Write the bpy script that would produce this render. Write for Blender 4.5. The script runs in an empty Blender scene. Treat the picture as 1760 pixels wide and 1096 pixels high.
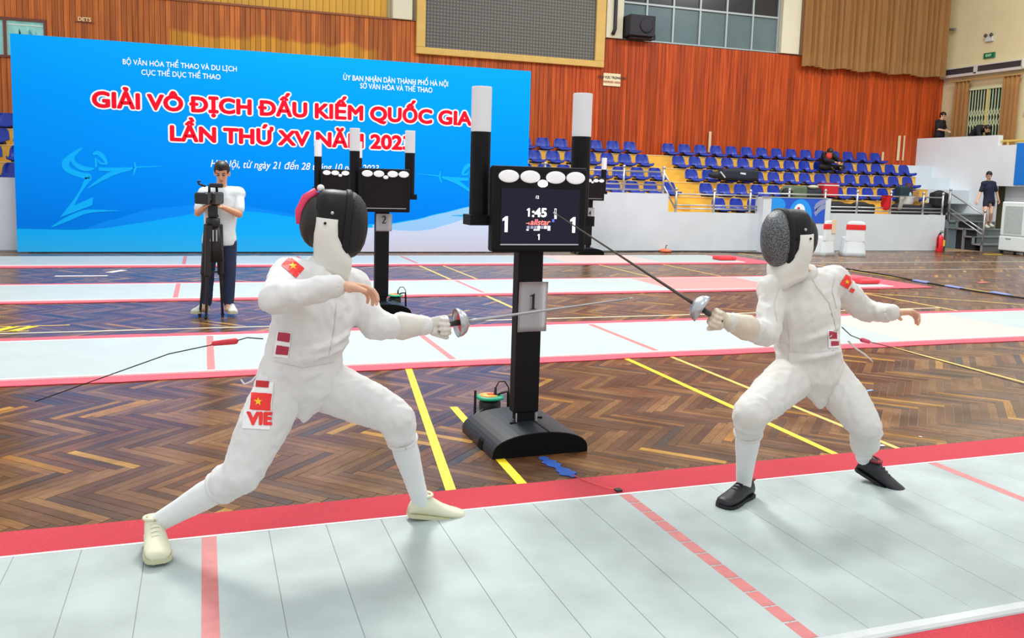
import bpy, bmesh, math, random
from mathutils import Vector, Matrix
from mathutils.bvhtree import BVHTree
random.seed(7)
SC = bpy.context.scene
COL = SC.collection
V = Vector
# ------------------------------------------------------------------ camera
F_PX, CX, CY = 1502.08, 879.09, 478.11           # focal length / principal point for a 1760x1096 frame
PITCH, ROLL, YAW = -0.1130, 0.0289, -0.3401
CAM = V((-2.0078, -3.8685, 1.598))
def _axes():
    fwd = V((-math.sin(YAW)*math.cos(PITCH), math.cos(YAW)*math.cos(PITCH), math.sin(PITCH)))
    right = V((math.cos(YAW), math.sin(YAW), 0)); up = right.cross(fwd)
    return (math.cos(ROLL)*right+math.sin(ROLL)*up, -math.sin(ROLL)*right+math.cos(ROLL)*up, fwd)
CR, CU, CF = _axes()
cd = bpy.data.cameras.new('camera'); cam = bpy.data.objects.new('camera', cd); COL.objects.link(cam)
cam.matrix_world = Matrix(((CR.x, CU.x, -CF.x, CAM.x), (CR.y, CU.y, -CF.y, CAM.y), (CR.z, CU.z, -CF.z, CAM.z), (0, 0, 0, 1)))
cd.sensor_fit = 'HORIZONTAL'; cd.sensor_width = 36.0; cd.lens = 36.0*F_PX/1760
cd.shift_x = (880-CX)/1760; cd.shift_y = (CY-548)/1760
cd.clip_start = 0.05; cd.clip_end = 200
SC.camera = cam
# ------------------------------------------------------------------ light
SC.view_settings.view_transform = 'Standard'
try: SC.view_settings.look = 'None'
except Exception: pass
SC.view_settings.gamma = 1.0; SC.view_settings.use_curve_mapping = False
SC.view_settings.exposure = 0.2
w = bpy.data.worlds.new('hall_light'); SC.world = w; w.use_nodes = True
w.node_tree.nodes['Background'].inputs[0].default_value = (0.93, 0.97, 1.0, 1)
w.node_tree.nodes['Background'].inputs[1].default_value = 0.84
def area(name, loc, target, size, power, color=(1, 1, 1), size_y=None):
    l = bpy.data.lights.new(name, 'AREA'); l.energy = power; l.color = color
    l.shape = 'RECTANGLE'; l.size = size; l.size_y = size_y or size
    o = bpy.data.objects.new(name, l); COL.objects.link(o); o.location = loc
    o.rotation_euler = (V(target)-V(loc)).to_track_quat('-Z', 'Y').to_euler()
    return o
area('high_window_light', (-0.5, 8.0, 9.0), (0.4, -0.5, 0), 2.0, 640, (1.0, 0.98, 0.95))
for lx, ly, p in ((-3.0, -3.5, 120), (4.0, -3.0, 120), (-1.0, 5.0, 150), (8.0, 5.0, 190), (0.0, 10.0, 330), (9.0, 10.5, 360), (15.5, 11.0, 460)):
    area('ceiling_lamp_light', (lx, ly, 9.5), (lx, ly, 0), 2.0, p, (1.0, 0.99, 0.96))
# ------------------------------------------------------------------ helpers
def lin(c):
    if isinstance(c, str):
        c = c.lstrip('#'); c = tuple(int(c[i:i+2], 16)/255 for i in (0, 2, 4))
    return tuple(((x/12.92) if x <= 0.04045 else ((x+0.055)/1.055)**2.4) for x in c)+(1.0,)
def at(x, y, Y=None, X=None, Z=None):
    """ray through a measured image point, met with a world plane: where a thing stands"""
    d = CF+(x-CX)/F_PX*CR-(y-CY)/F_PX*CU
    if Y is not None: t = (Y-CAM.y)/d.y
    elif X is not None: t = (X-CAM.x)/d.x
    else: t = (Z-CAM.z)/d.z
    return CAM+t*d
MATS = {}
def mat(name, color, rough=0.5, metal=0.0, vary=0.0, vscale=6.0, vstretch=(1, 1, 1), bump=0.0, bscale=40.0, objrand=0.0,
        spec=0.5, coat=0.0, emit=None, estr=0.0, alpha=1.0, trans=0.0, attr=None, color2=None, detail=4, sheen=0.0, world=False):
    if name in MATS: return MATS[name]
    m = bpy.data.materials.new(name); m.use_nodes = True; nt = m.node_tree; N = nt.nodes; L = nt.links
    b = N['Principled BSDF']
    b.inputs['Base Color'].default_value = lin(color); b.inputs['Roughness'].default_value = rough
    b.inputs['Metallic'].default_value = metal; b.inputs['Specular IOR Level'].default_value = spec
    b.inputs['Coat Weight'].default_value = coat; b.inputs['Alpha'].default_value = alpha
    b.inputs['Transmission Weight'].default_value = trans; b.inputs['Sheen Weight'].default_value = sheen
    if emit is not None:
        b.inputs['Emission Color'].default_value = lin(emit); b.inputs['Emission Strength'].default_value = estr
    tc = None
    def coords(st):
        tcn = N.new('ShaderNodeTexCoord'); mp = N.new('ShaderNodeMapping'); mp.inputs['Scale'].default_value = st
        L.new((N.new('ShaderNodeNewGeometry').outputs['Position'] if world else tcn.outputs['Object']), mp.inputs['Vector']); return mp.outputs['Vector']
    col = None
    if attr:
        a = N.new('ShaderNodeAttribute'); a.attribute_name = attr; col = a.outputs['Color']
    if vary > 0 or color2 is not None:
        nz = N.new('ShaderNodeTexNoise'); nz.inputs['Scale'].default_value = vscale; nz.inputs['Detail'].default_value = detail
        L.new(coords(vstretch), nz.inputs['Vector'])
        if color2 is not None:
            rp = N.new('ShaderNodeValToRGB'); rp.color_ramp.elements[0].position = 0.35; rp.color_ramp.elements[1].position = 0.65
            rp.color_ramp.elements[0].color = lin(color); rp.color_ramp.elements[1].color = lin(color2)
            L.new(nz.outputs['Fac'], rp.inputs['Fac']); col = rp.outputs['Color']
        if vary > 0:
            mr = N.new('ShaderNodeMapRange'); mr.inputs['From Min'].default_value = 0.25; mr.inputs['From Max'].default_value = 0.75
            mr.inputs['To Min'].default_value = 1-vary; mr.inputs['To Max'].default_value = 1+vary
            L.new(nz.outputs['Fac'], mr.inputs['Value'])
            hs = N.new('ShaderNodeHueSaturation'); L.new(mr.outputs['Result'], hs.inputs['Value'])
            if col is not None: L.new(col, hs.inputs['Color'])
            else: hs.inputs['Color'].default_value = lin(color)
            col = hs.outputs['Color']
    if objrand > 0:
        oi = N.new('ShaderNodeObjectInfo'); mr = N.new('ShaderNodeMapRange')
        mr.inputs['To Min'].default_value = 1-objrand; mr.inputs['To Max'].default_value = 1+objrand
        L.new(oi.outputs['Random'], mr.inputs['Value'])
        hs = N.new('ShaderNodeHueSaturation'); L.new(mr.outputs['Result'], hs.inputs['Value'])
        if col is not None: L.new(col, hs.inputs['Color'])
        else: hs.inputs['Color'].default_value = lin(color)
        col = hs.outputs['Color']
    if col is not None: L.new(col, b.inputs['Base Color'])
    if bump > 0:
        nb = N.new('ShaderNodeTexNoise'); nb.inputs['Scale'].default_value = bscale; nb.inputs['Detail'].default_value = 3
        L.new(coords(vstretch), nb.inputs['Vector'])
        bp = N.new('ShaderNodeBump'); bp.inputs['Strength'].default_value = bump; bp.inputs['Distance'].default_value = 0.01
        L.new(nb.outputs['Fac'], bp.inputs['Height']); L.new(bp.outputs['Normal'], b.inputs['Normal'])
    MATS[name] = m; return m
def link(o, parent=None):
    COL.objects.link(o)
    if parent is not None: o.parent = parent
    return o
def obj(name, me, material=None, parent=None, smooth=False, loc=None, rot=None):
    if isinstance(me, bmesh.types.BMesh):
        bm = me; me = bpy.data.meshes.new(name); bm.normal_update(); bm.to_mesh(me); bm.free()
    if material is not None and len(me.materials) == 0: me.materials.append(material)
    if smooth:
        for p in me.polygons: p.use_smooth = True
    o = bpy.data.objects.new(name, me); link(o, parent)
    if loc is not None: o.location = loc
    if rot is not None: o.rotation_euler = rot
    return o
def thing(name, label, cat, loc=(0, 0, 0), rotz=0.0, group=None):
    o = bpy.data.objects.new(name, None); COL.objects.link(o); o.empty_display_size = 0.1
    o.location = loc; o.rotation_euler = (0, 0, rotz); o['label'] = label; o['category'] = cat
    if group: o['group'] = group
    return o
def tag(o, label, cat, group=None):
    o['label'] = label; o['category'] = cat
    if group: o['group'] = group
    return o
def structure(o): o['kind'] = 'structure'; return o
def stuff(o): o['kind'] = 'stuff'; return o
def B(): return bmesh.new()
def box(bm, x0, x1, y0, y1, z0, z1, bev=0.0, seg=1, M=None):
    vs = [bm.verts.new((x, y, z)) for z in (z0, z1) for y in (y0, y1) for x in (x0, x1)]
    fs = [bm.faces.new([vs[i] for i in f]) for f in ((0, 2, 3, 1), (4, 5, 7, 6), (0, 1, 5, 4), (2, 6, 7, 3), (0, 4, 6, 2), (1, 3, 7, 5))]
    geo = vs
    if bev > 0:
        es = set(e for v in vs for e in v.link_edges)
        r = bmesh.ops.bevel(bm, geom=list(es), offset=bev, segments=seg, affect='EDGES', profile=0.5)
        geo = list(set(v for v in r['verts']) | set(v for v in vs if v.is_valid))
    if M is not None: bmesh.ops.transform(bm, matrix=M, verts=[v for v in geo if v.is_valid])
    return geo
def boxm(x0, x1, y0, y1, z0, z1, bev=0.0, seg=1):
    bm = B(); box(bm, x0, x1, y0, y1, z0, z1, bev, seg); return bm
def frame_of(d):
    d = d.normalized(); a = V((0, 0, 1)) if abs(d.z) < 0.9 else V((1, 0, 0))
    u = d.cross(a).normalized(); v = u.cross(d).normalized(); return u, v
def loft(bm, rings, n=12, closed=False, cap=True):
    """rings: list of (centre, uvec, vvec): ellipse sections"""
    R = []
    for c, u, v in rings:
        R.append([bm.verts.new(c+u*math.cos(2*math.pi*k/n)+v*math.sin(2*math.pi*k/n)) for k in range(n)])
    for i in range(len(R)-1):
        for k in range(n): bm.faces.new((R[i][k], R[i][(k+1) % n], R[i+1][(k+1) % n], R[i+1][k]))
    if closed:
        for k in range(n): bm.faces.new((R[-1][k], R[-1][(k+1) % n], R[0][(k+1) % n], R[0][k]))
    elif cap:
        bm.faces.new(list(reversed(R[0]))); bm.faces.new(R[-1])
    return R
def tube(bm, pts, r, n=8, cap=True):
    pts = [V(p) for p in pts]; rr = r if isinstance(r, (list, tuple)) else [r]*len(pts)
    d0 = (pts[1]-pts[0]).normalized(); u, v = frame_of(d0); rings = []
    for i, p in enumerate(pts):
        if i == 0: d = pts[1]-pts[0]
        elif i == len(pts)-1: d = pts[-1]-pts[-2]
        else: d = (pts[i+1]-pts[i]).normalized()+(pts[i]-pts[i-1]).normalized()
        d = d.normalized() if d.length > 1e-9 else d0
        u = (u-d*u.dot(d)).normalized(); v = d.cross(u)
        rings.append((p, u*rr[i], v*rr[i]))
    return loft(bm, rings, n, cap=cap)
def capsule(bm, p0, p1, r0, r1, n=12, h=4):
    """tapered rod with rounded ends"""
    p0 = V(p0); p1 = V(p1); d = (p1-p0); L = d.length; d = d/L if L > 1e-6 else V((0, 0, 1)); u, v = frame_of(d); rings = []
    for i in range(h+1):
        a = math.pi/2*(1-i/h)*0.98; rings.append((p0-d*r0*math.sin(a), u*r0*math.cos(a), v*r0*math.cos(a)))
    for i in range(h+1):
        a = math.pi/2*(i/h)*0.98; rings.append((p1+d*r1*math.sin(a), u*r1*math.cos(a), v*r1*math.cos(a)))
    loft(bm, rings, n)
def ball(bm, c, rx, ry=None, rz=None, M=None, n=16, h=10):
    ry = rx if ry is None else ry; rz = rx if rz is None else rz
    M = M or Matrix.Identity(3); rings = []
    for i in range(h+1):
        a = -math.pi/2*0.985+math.pi*0.985*i/h
        rings.append((V(c)+M @ V((0, 0, rz*math.sin(a))), M @ V((rx*math.cos(a), 0, 0)), M @ V((0, ry*math.cos(a), 0))))
    loft(bm, rings, n)
def lathe(bm, prof, n=20, c=(0, 0, 0), M=None):
    """prof: list of (radius, z)"""
    c = V(c); M = M or Matrix.Identity(3)
    loft(bm, [(c+M @ V((0, 0, z)), M @ V((r, 0, 0)), M @ V((0, r, 0))) for r, z in prof], n)
def prism(bm, poly, y0, y1):
    """polygon in x,z extruded along y"""
    a = [bm.verts.new((x, y0, z)) for x, z in poly]; b = [bm.verts.new((x, y1, z)) for x, z in poly]
    bm.faces.new(a); bm.faces.new(list(reversed(b))); n = len(poly)
    for i in range(n): bm.faces.new((a[i], b[i], b[(i+1) % n], a[(i+1) % n]))
    bmesh.ops.recalc_face_normals(bm, faces=bm.faces[:])
def remesh(bm, voxel, smooth=6, name='tmp', fac=0.5):
    me = bpy.data.meshes.new(name); bm.to_mesh(me); bm.free()
    o = bpy.data.objects.new(name, me); COL.objects.link(o)
    r = o.modifiers.new('r', 'REMESH'); r.mode = 'VOXEL'; r.voxel_size = voxel
    if smooth:
        s = o.modifiers.new('s', 'SMOOTH'); s.factor = fac; s.iterations = smooth
    dg = bpy.context.evaluated_depsgraph_get(); dg.update()
    out = bpy.data.meshes.new_from_object(o.evaluated_get(dg))
    bpy.data.objects.remove(o); bpy.data.meshes.remove(me)
    for p in out.polygons: p.use_smooth = True
    return out
def join_mesh(bm, me, M=None):
    n0 = len(bm.verts); bm.from_mesh(me)
    if M is not None:
        bm.verts.ensure_lookup_table(); bmesh.ops.transform(bm, matrix=M, verts=bm.verts[n0:])
def copy_tree(o, parent=None):
    c = o.copy(); COL.objects.link(c)
    if parent is not None: c.parent = parent
    for ch in o.children: copy_tree(ch, c)
    return c
def split_layers(me):
    """lift overlapping strokes of one letter apart by a hair so that they never share a plane"""
    b = B(); b.from_mesh(me); seen = set(); i = 0
    for v in b.verts:
        if v in seen: continue
        st = [v]; seen.add(v)
        while st:
            x = st.pop(); x.co.z += .00006*(i % 5)
            for e in x.link_edges:
                y = e.other_vert(x)
                if y not in seen: seen.add(y); st.append(y)
        i += 1
    b.to_mesh(me); b.free()
def raw_text(s, size, shear=0.0, align='LEFT', spacing=1.0, res=4):
    c = bpy.data.curves.new('t', 'FONT'); c.body = s; c.size = size; c.shear = shear; c.align_x = align; c.space_character = spacing; c.resolution_u = res
    o = bpy.data.objects.new('t', c); COL.objects.link(o)
    dg = bpy.context.evaluated_depsgraph_get(); dg.update()
    me = bpy.data.meshes.new_from_object(o.evaluated_get(dg))
    bpy.data.objects.remove(o); bpy.data.curves.remove(c); return me
def text_mesh(s, size, bold=0.0, shear=0.0, align='CENTER', spacing=1.0, res=4):
    """flat lettering in the x,z plane facing -y, one mesh; barred D and horned O get their strokes added as shapes"""
    plain = s.replace('Đ', 'D').replace('Ở', 'Ỏ'); me = raw_text(plain, size, shear, 'LEFT', spacing, res)
    xr = lambda m: max((v.co.x for v in m.vertices), default=0.0)
    extra = []
    for i, ch in enumerate(s):
        if ch in 'ĐỞ':
            a = raw_text(plain[:i+1], size, shear, 'LEFT', spacing, res); r = xr(a); bpy.data.meshes.remove(a)
            if ch == 'Đ':
                b = raw_text('D', size, 0, 'LEFT', 1, res); wd = xr(b)-min(v.co.x for v in b.vertices); bpy.data.meshes.remove(b)
                l = r-wd; extra.append([(l-.07*size, .32*size), (l+.22*size, .32*size), (l+.22*size, .38*size), (l-.07*size, .38*size)])
            else: extra.append([(r-.12*size, .60*size), (r-.02*size, .62*size), (r+.05*size, .76*size), (r-.0*size, .78*size)])
    if extra:
        b = B(); b.from_mesh(me)
        for q_ in extra: b.faces.new([b.verts.new((x, y, .0003)) for x, y in q_])
        b.to_mesh(me); b.free()
    if align == 'CENTER':
        sh = (xr(me)+min(v.co.x for v in me.vertices))/2
        for v in me.vertices: v.co.x -= sh
    split_layers(me)
    bm = B(); k = 1 if bold <= 0 else 12
    for i in range(k):
        a = 2*math.pi*i/k; dx, dy = (bold*math.cos(a), bold*math.sin(a)) if bold > 0 else (0, 0)
        join_mesh(bm, me, Matrix.Translation((dx, dy, i*.00015)))
    if bold > 0: join_mesh(bm, me, Matrix.Translation((0, 0, k*.00015)))
    bpy.data.meshes.remove(me)
    bmesh.ops.transform(bm, matrix=Matrix.Rotation(math.pi/2, 4, 'X'), verts=bm.verts[:])
    return bm
def poly_mesh(polys, y=0.0, th=0.0):
    """flat polygons given in x,z, lying at y"""
    bm = B()
    for p in polys:
        vs = [bm.verts.new((a, y, b)) for a, b in p]
        if len(vs) > 2:
            f = bm.faces.new(vs)
    bm.normal_update(); bmesh.ops.triangulate(bm, faces=bm.faces[:])
    for f in bm.faces:
        f.normal_update()
        if f.normal.y > 0: f.normal_flip()
    return bm
# ------------------------------------------------------------------ floor: herringbone parquet
def plank_material(name, use_attr):
    m = bpy.data.materials.new(name); m.use_nodes = True; nt = m.node_tree; N = nt.nodes; L = nt.links; b = N['Principled BSDF']
    if use_attr:
        a = N.new('ShaderNodeAttribute'); a.attribute_name = 'tone'; col = a.outputs['Color']
    else:
        a = N.new('ShaderNodeObjectInfo'); col = a.outputs['Color']
    uv = N.new('ShaderNodeUVMap'); mp = N.new('ShaderNodeMapping'); mp.inputs['Scale'].default_value = (6, 70, 1)
    L.new(uv.outputs['UV'], mp.inputs['Vector'])
    nz = N.new('ShaderNodeTexNoise'); nz.inputs['Scale'].default_value = 1.6; nz.inputs['Detail'].default_value = 5
    L.new(mp.outputs['Vector'], nz.inputs['Vector'])
    mr = N.new('ShaderNodeMapRange'); mr.inputs['From Min'].default_value = .3; mr.inputs['From Max'].default_value = .7
    mr.inputs['To Min'].default_value = .68; mr.inputs['To Max'].default_value = 1.3; L.new(nz.outputs['Fac'], mr.inputs['Value'])
    tc = N.new('ShaderNodeNewGeometry'); n2 = N.new('ShaderNodeTexNoise'); n2.inputs['Scale'].default_value = 3.0; n2.inputs['Detail'].default_value = 5
    L.new(tc.outputs['Position'], n2.inputs['Vector'])
    m2 = N.new('ShaderNodeMapRange'); m2.inputs['From Min'].default_value = .3; m2.inputs['From Max'].default_value = .7
    m2.inputs['To Min'].default_value = .75; m2.inputs['To Max'].default_value = 1.25; L.new(n2.outputs['Fac'], m2.inputs['Value'])
    mu = N.new('ShaderNodeMath'); mu.operation = 'MULTIPLY'; L.new(mr.outputs['Result'], mu.inputs[0]); L.new(m2.outputs['Result'], mu.inputs[1])
    hs = N.new('ShaderNodeHueSaturation'); L.new(col, hs.inputs['Color']); L.new(mu.outputs['Value'], hs.inputs['Value'])
    L.new(hs.outputs['Color'], b.inputs['Base Color'])
    mr3 = N.new('ShaderNodeMapRange'); mr3.inputs['To Min'].default_value = .18; mr3.inputs['To Max'].default_value = .34
    L.new(n2.outputs['Fac'], mr3.inputs['Value']); L.new(mr3.outputs['Result'], b.inputs['Roughness'])
    bp = N.new('ShaderNodeBump'); bp.inputs['Strength'].default_value = .12; bp.inputs['Distance'].default_value = .004
    L.new(nz.outputs['Fac'], bp.inputs['Height']); L.new(bp.outputs['Normal'], b.inputs['Normal'])
    return m
PAL = ['#5c3d28', '#664530', '#6a4a30', '#74512f', '#7d5836', '#5f422c', '#855f3c', '#6f4c33', '#8a6038', '#56402f', '#7a4f2e', '#8f6840']
PALX = ['#b07a30', '#a8752f', '#4a4440', '#c09040', '#4d3b33']
def tone():
    c = random.choice(PALX) if random.random() < .07 else random.choice(PAL)
    k = random.uniform(.68, .86); l = lin(c); return (l[0]*k, l[1]*k, l[2]*k, 1)
floor = structure(obj('floor', boxm(-14, 26, -9, 19.2, -0.3, -0.003), mat('floor_filler', '#a58a66', .5, vary=.3, vscale=9)))
PW, PL = 0.058, 0.522; NB = 9; GAP = 0.0013
UD = V((1, 1, 0)).normalized(); VD = V((1, -1, 0)).normalized()
BANDS = [(-1.78, 0.28), (3.17, 5.12), (7.47, 9.28), (11.44, 13.28)]
def plank_list():
    out = []
    for c in range(-40, 41):
        for k in range(-500, 501):
            for o in (0, 1):
                if o == 0: a0, b0, la, lb = (k+c*2*NB), k, NB, 1
                else: a0, b0, la, lb = (k+c*2*NB), k+1, 1, NB
                cen = UD*((a0+la/2)*PW)+VD*((b0+lb/2)*PW)
                if not (-8.6 < cen.x < 22 and -2.6 < cen.y < 14.35): continue
                if any(lo+.28 < cen.y < hi-.28 and cen.x < 9.0 for lo, hi in BANDS): continue
                # only what the photograph's place shows (a margin round the view)
                d = cen-CAM; zf = d.dot(CF)
                if zf < 1 or abs(d.dot(CR)/zf) > .78: continue
                out.append((o, cen))
    return out
planks = plank_list()
planks.sort(key=lambda p: (p[1].y < .1, (p[1]-CAM).length))
def plank_mesh():
    bm = B(); uvl = bm.loops.layers.uv.new('UVMap')
    box(bm, -PL/2+GAP, PL/2-GAP, -PW/2+GAP, PW/2-GAP, -.02, 0)
    for f in bm.faces:
        for l in f.loops: l[uvl].uv = (l.vert.co.x, l.vert.co.y)
    me = bpy.data.meshes.new('plank'); bm.to_mesh(me); bm.free(); return me
M_PL = plank_material('parquet_plank', False); M_PF = plank_material('parquet_field', True)
pm = plank_mesh(); pm.materials.append(M_PL)
for i, (o, c) in enumerate(planks[:300]):
    p = bpy.data.objects.new('plank', pm); link(p, floor); p.location = (c.x, c.y, random.uniform(-.0006, .0004))
    p.rotation_euler = (0, 0, math.pi/4 if o == 0 else -math.pi/4); p.color = tone()
vs, fs, uvs, cols = [], [], [], []
for o, c in planks[300:]:
    a, b = (UD, VD) if o == 0 else (VD, UD)
    a = a*(PL/2-GAP); b = b*(PW/2-GAP); n0 = len(vs); h = random.uniform(-.0006, .0004); t = tone(); r1, r2 = random.random()*50, random.random()*50
    P = [c-a-b, c+a-b, c+a+b, c-a+b]
    if (P[1]-P[0]).cross(P[2]-P[1]).z < 0: P.reverse()
    for p in P: vs.append((p.x, p.y, h))
    for p in P: vs.append((p.x, p.y, h-.012))
    U = [((p-c).dot(a)/a.length+r1, (p-c).dot(b)/b.length+r2) for p in P]
    F = [(0, 1, 2, 3), (0, 4, 5, 1), (1, 5, 6, 2), (2, 6, 7, 3), (3, 7, 4, 0)]
    for f in F:
        fs.append(tuple(n0+i for i in f))
        for i in f: uvs += U[i % 4]
    cols += list(t)*8
me = bpy.data.meshes.new('plank_field'); me.from_pydata(vs, [], fs)
uvl = me.uv_layers.new(name='UVMap'); uvl.data.foreach_set('uv', uvs)
ca = me.color_attributes.new('tone', 'FLOAT_COLOR', 'POINT'); ca.data.foreach_set('color', cols)
pf = stuff(obj('plank_field', me, M_PF, floor))
# painted court lines on the boards
M_YL = mat('line_yellow', '#f2d21c', .45, vary=.10, vscale=14); M_YP = mat('line_pale_yellow', '#dcb95e', .45, vary=.12, vscale=14)
M_WL = mat('line_cream', '#d8d2b4', .5, vary=.1)
def floor_line(p0, p1, w, m, name='court_line'):
    a = V((p0[0], p0[1], 0)); b = V((p1[0], p1[1], 0)); d = (b-a).normalized(); n = V((-d.y, d.x, 0))*w/2
    bm = B(); q = [a-n, b-n, b+n, a+n]; lo = [bm.verts.new((p.x, p.y, .0004)) for p in q]; hi = [bm.verts.new((p.x, p.y, .0014)) for p in q]
    bm.faces.new(hi); bm.faces.new(lo[::-1])
    for i in range(4): bm.faces.new((lo[i], lo[(i+1) % 4], hi[(i+1) % 4], hi[i]))
    bmesh.ops.recalc_face_normals(bm, faces=bm.faces[:])
    return obj(name, bm, m, floor)
floor_line((-.406, 3.17), (-.826, .3), .055, M_YL); floor_line((-.37, 1.9), (-.435, .3), .055, M_YL)
floor_line((1.62, 3.17), (1.587, .28), .05, M_YL); floor_line((2.08, 3.17), (2.06, .28), .04, M_YP)
floor_line((1.63, 7.47), (1.63, 5.12), .05, M_YP); floor_line((1.65, 11.44), (1.65, 9.28), .05, M_YP); floor_line((2.09, 11.44), (2.09, 9.28), .04, M_YP)
floor_line((-8, 5.45), (7.6, 5.45), .04, M_WL); floor_line((4.63, 3.17), (4.55, .28), .04, M_YP)
floor_line((7.615, 7.47), (7.615, 5.12), .05, M_YP); floor_line((10.0, 13.9), (10.0, 3.0), .05, M_YP); floor_line((5.2, 11.44), (5.2, 9.28), .04, M_YP)
floor_line((6.6, 11.44), (6.6, 9.28), .04, M_YP); floor_line((9.3, 11.6), (18, 11.6), .05, M_WL); floor_line((9.3, 10.1), (16, 10.1), .04, M_WL)
floor_line((7.2, 7.47), (9.6, 5.12), .04, M_YP)
# letters painted on the boards at the left
for k in range(2):
    floor_line((-3.95+.17*k, 5.56), (-3.78+.17*k, 5.86), .085, M_YL, 'painted_mark')
floor_line((-4.1, 5.57), (-3.62, 5.57), .03, M_YP, 'painted_mark'); floor_line((-3.93, 5.86), (-3.3, 5.86), .03, M_YP, 'painted_mark')
# ------------------------------------------------------------------ pistes and their carpets
M_CARP = mat('carpet_red', '#c81731', .95, world=True, vary=.24, vscale=110, bump=.6, bscale=260, spec=.1, sheen=.3)
M_CARP2 = mat('carpet_coral', '#e04a5e', .95, vary=.10, vscale=60, bump=.4, bscale=260, spec=.1, sheen=.3)
M_PIST = mat('piste_metal', '#a8b3b1', .6, world=True, vary=.22, vscale=2.4, bump=.10, bscale=180, objrand=.02, detail=8)
M_PIST2 = mat('piste_metal_far', '#aebab9', .50, vary=.04, vscale=3)
M_EDGE = mat('piste_edge', '#f1f1ee', .45); M_EDGEG = mat('piste_edge_grey', '#bfc5c2', .4, vary=.08)
M_RED = mat('piste_line_red', '#c47472', .55, vary=.12, vscale=18); M_ZONE = mat('piste_zone_red', '#ef8f8c', .55, vary=.05); M_ZONEP = mat('piste_zone_pale', '#f3b9b2', .55, vary=.05)
def wavy_strip(x0, x1, y0, y1, z0, z1, amp, n=90):
    bm = B(); rows = []
    for i in range(n+1):
        x = x0+(x1-x0)*i/n
        a = amp*(math.sin(i*.7+y0)+.6*math.sin(i*1.9+2*y0)); b = amp*(math.sin(i*.55+y1)+.6*math.sin(i*2.3+y1))
        rows.append([bm.verts.new(p) for p in ((x, y0+a, z0), (x, y0+a, z1), (x, y1+b, z1), (x, y1+b, z0))])
    for i in range(n):
        p, q = rows[i], rows[i+1]
        for j in range(4): bm.faces.new((p[j], q[j], q[(j+1) % 4], p[(j+1) % 4]))
    bm.faces.new(rows[0]); bm.faces.new(rows[-1][::-1]); bmesh.ops.recalc_face_normals(bm, faces=bm.faces[:])
    return bm
ORD = ['nearest', 'second nearest', 'third', 'farthest']
def piste(k, y0, y1, off, c0, c1, xa, xb):
    cl = ['bright red carpet runner under the nearest piste, with the two fencers', 'coral red carpet runner under the second nearest piste',
          'coral red carpet runner under the third piste, beside the cameraman', 'coral red carpet runner under the farthest piste below the blue backdrop'][k]
    tag(obj('carpet_runner', wavy_strip(xa-.35, xb+.35, c0, c1, 0.0016, .008, .004 if k == 0 else .012), M_CARP if k == 0 else M_CARP2), cl, 'carpet', 'carpet runners under the pistes')
    pl = ['pale grey metal fencing piste the two fencers stand on', 'pale grey metal piste running behind the first scoreboard stand',
          'pale grey metal piste behind the cameraman, third from the front', 'pale grey metal piste along the foot of the blue backdrop'][k]
    t = thing('fencing_piste', pl, 'piste', (off, y0, .008), 0, 'fencing pistes'); W = y1-y0; T = .012
    if k == 0:
        pb = boxm(.0009, .2491, .02, W-.014, 0, T, .0012); me = bpy.data.meshes.new('panel'); pb.normal_update(); pb.to_mesh(me); pb.free(); me.materials.append(M_PIST)
        n = int(round((xb-xa)/.25))
        for i in range(n):
            p = bpy.data.objects.new('panel', me); link(p, t); p.location = (xa+.25*i, 0, random.uniform(-.0004, .0003))
        obj('substrate', boxm(xa, xb, .01, W-.012, 0, T-.003), mat('piste_joint', '#8a9290', .6), t)
        bm = B(); pr = [(y, z) for y, z in ((-.035, 0), (-.032, .006), (-.018, T), (.02, T+.0005), (.02, 0))]
        a = [bm.verts.new((xa, y, z)) for y, z in pr]; b = [bm.verts.new((xb, y, z)) for y, z in pr]
        for i in range(len(pr)): bm.faces.new((a[i], a[(i+1) % len(pr)], b[(i+1) % len(pr)], b[i]))
        bm.faces.new(a); bm.faces.new(b[::-1]); bmesh.ops.recalc_face_normals(bm, faces=bm.faces[:]); obj('edge_trim', bm, M_EDGEG, t)
    else:
        obj('deck', boxm(xa, xb, .03, W-.03, 0, T), M_PIST2, t)
        obj('edge_trim', boxm(xa, xb, 0, .03, 0, T+.0015), M_EDGE, t)
    obj('edge_trim', boxm(xa, xb, W-.014 if k == 0 else W-.03, W, 0, T+.0015), M_EDGE, t)
    lw = .06
    e0, e1 = (.02, W-.014) if k == 0 else (.03, W-.03)
    for s in (-2, 2): obj('guard_line', boxm(s-lw/2, s+lw/2, e0, e1, T-.001, T+.0009), M_RED, t)
    nd = 12; st = (e1-e0)/nd; me = None
    for i in range(nd):
        if me is None:
            db = boxm(-lw/2, lw/2, .005, st-.005, T-.001, T+.0009); me = bpy.data.meshes.new('centre_dash'); db.normal_update(); db.to_mesh(me); db.free(); me.materials.append(M_RED)
        d = bpy.data.objects.new('centre_dash', me); link(d, t); d.location = (0, e0+st*i, 0)
    for s in (-1, 1):
        bm = boxm(min(s*5, s*7), max(s*5, s*7), e0, e1, T-.001, T+.0008)
        obj('warning_zone', bm, M_ZONEP if k in (1, 3) else M_ZONE, t)
    # low red reel cover at the end of the mat
    if k > 0:
        bm = boxm(xb-.42, xb-.02, .28, .62, T, T+.075, .03, 2); 
        obj('end_stop', bm, mat('reel_cover_red', '#f0363f', .45), t)
    return t
piste(0, -1.5, 0.0, 0.0, -1.86, .30, -8.0, 9.25)
piste(1, 3.33, 4.92, .035, 3.155, 5.15, -8.0, 9.1)
piste(2, 7.57, 9.08, -.35, 7.43, 9.30, -7.6, 9.1)
piste(3, 11.675, 13.19, -.333, 11.43, 13.30, -7.6, 9.0)
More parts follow.
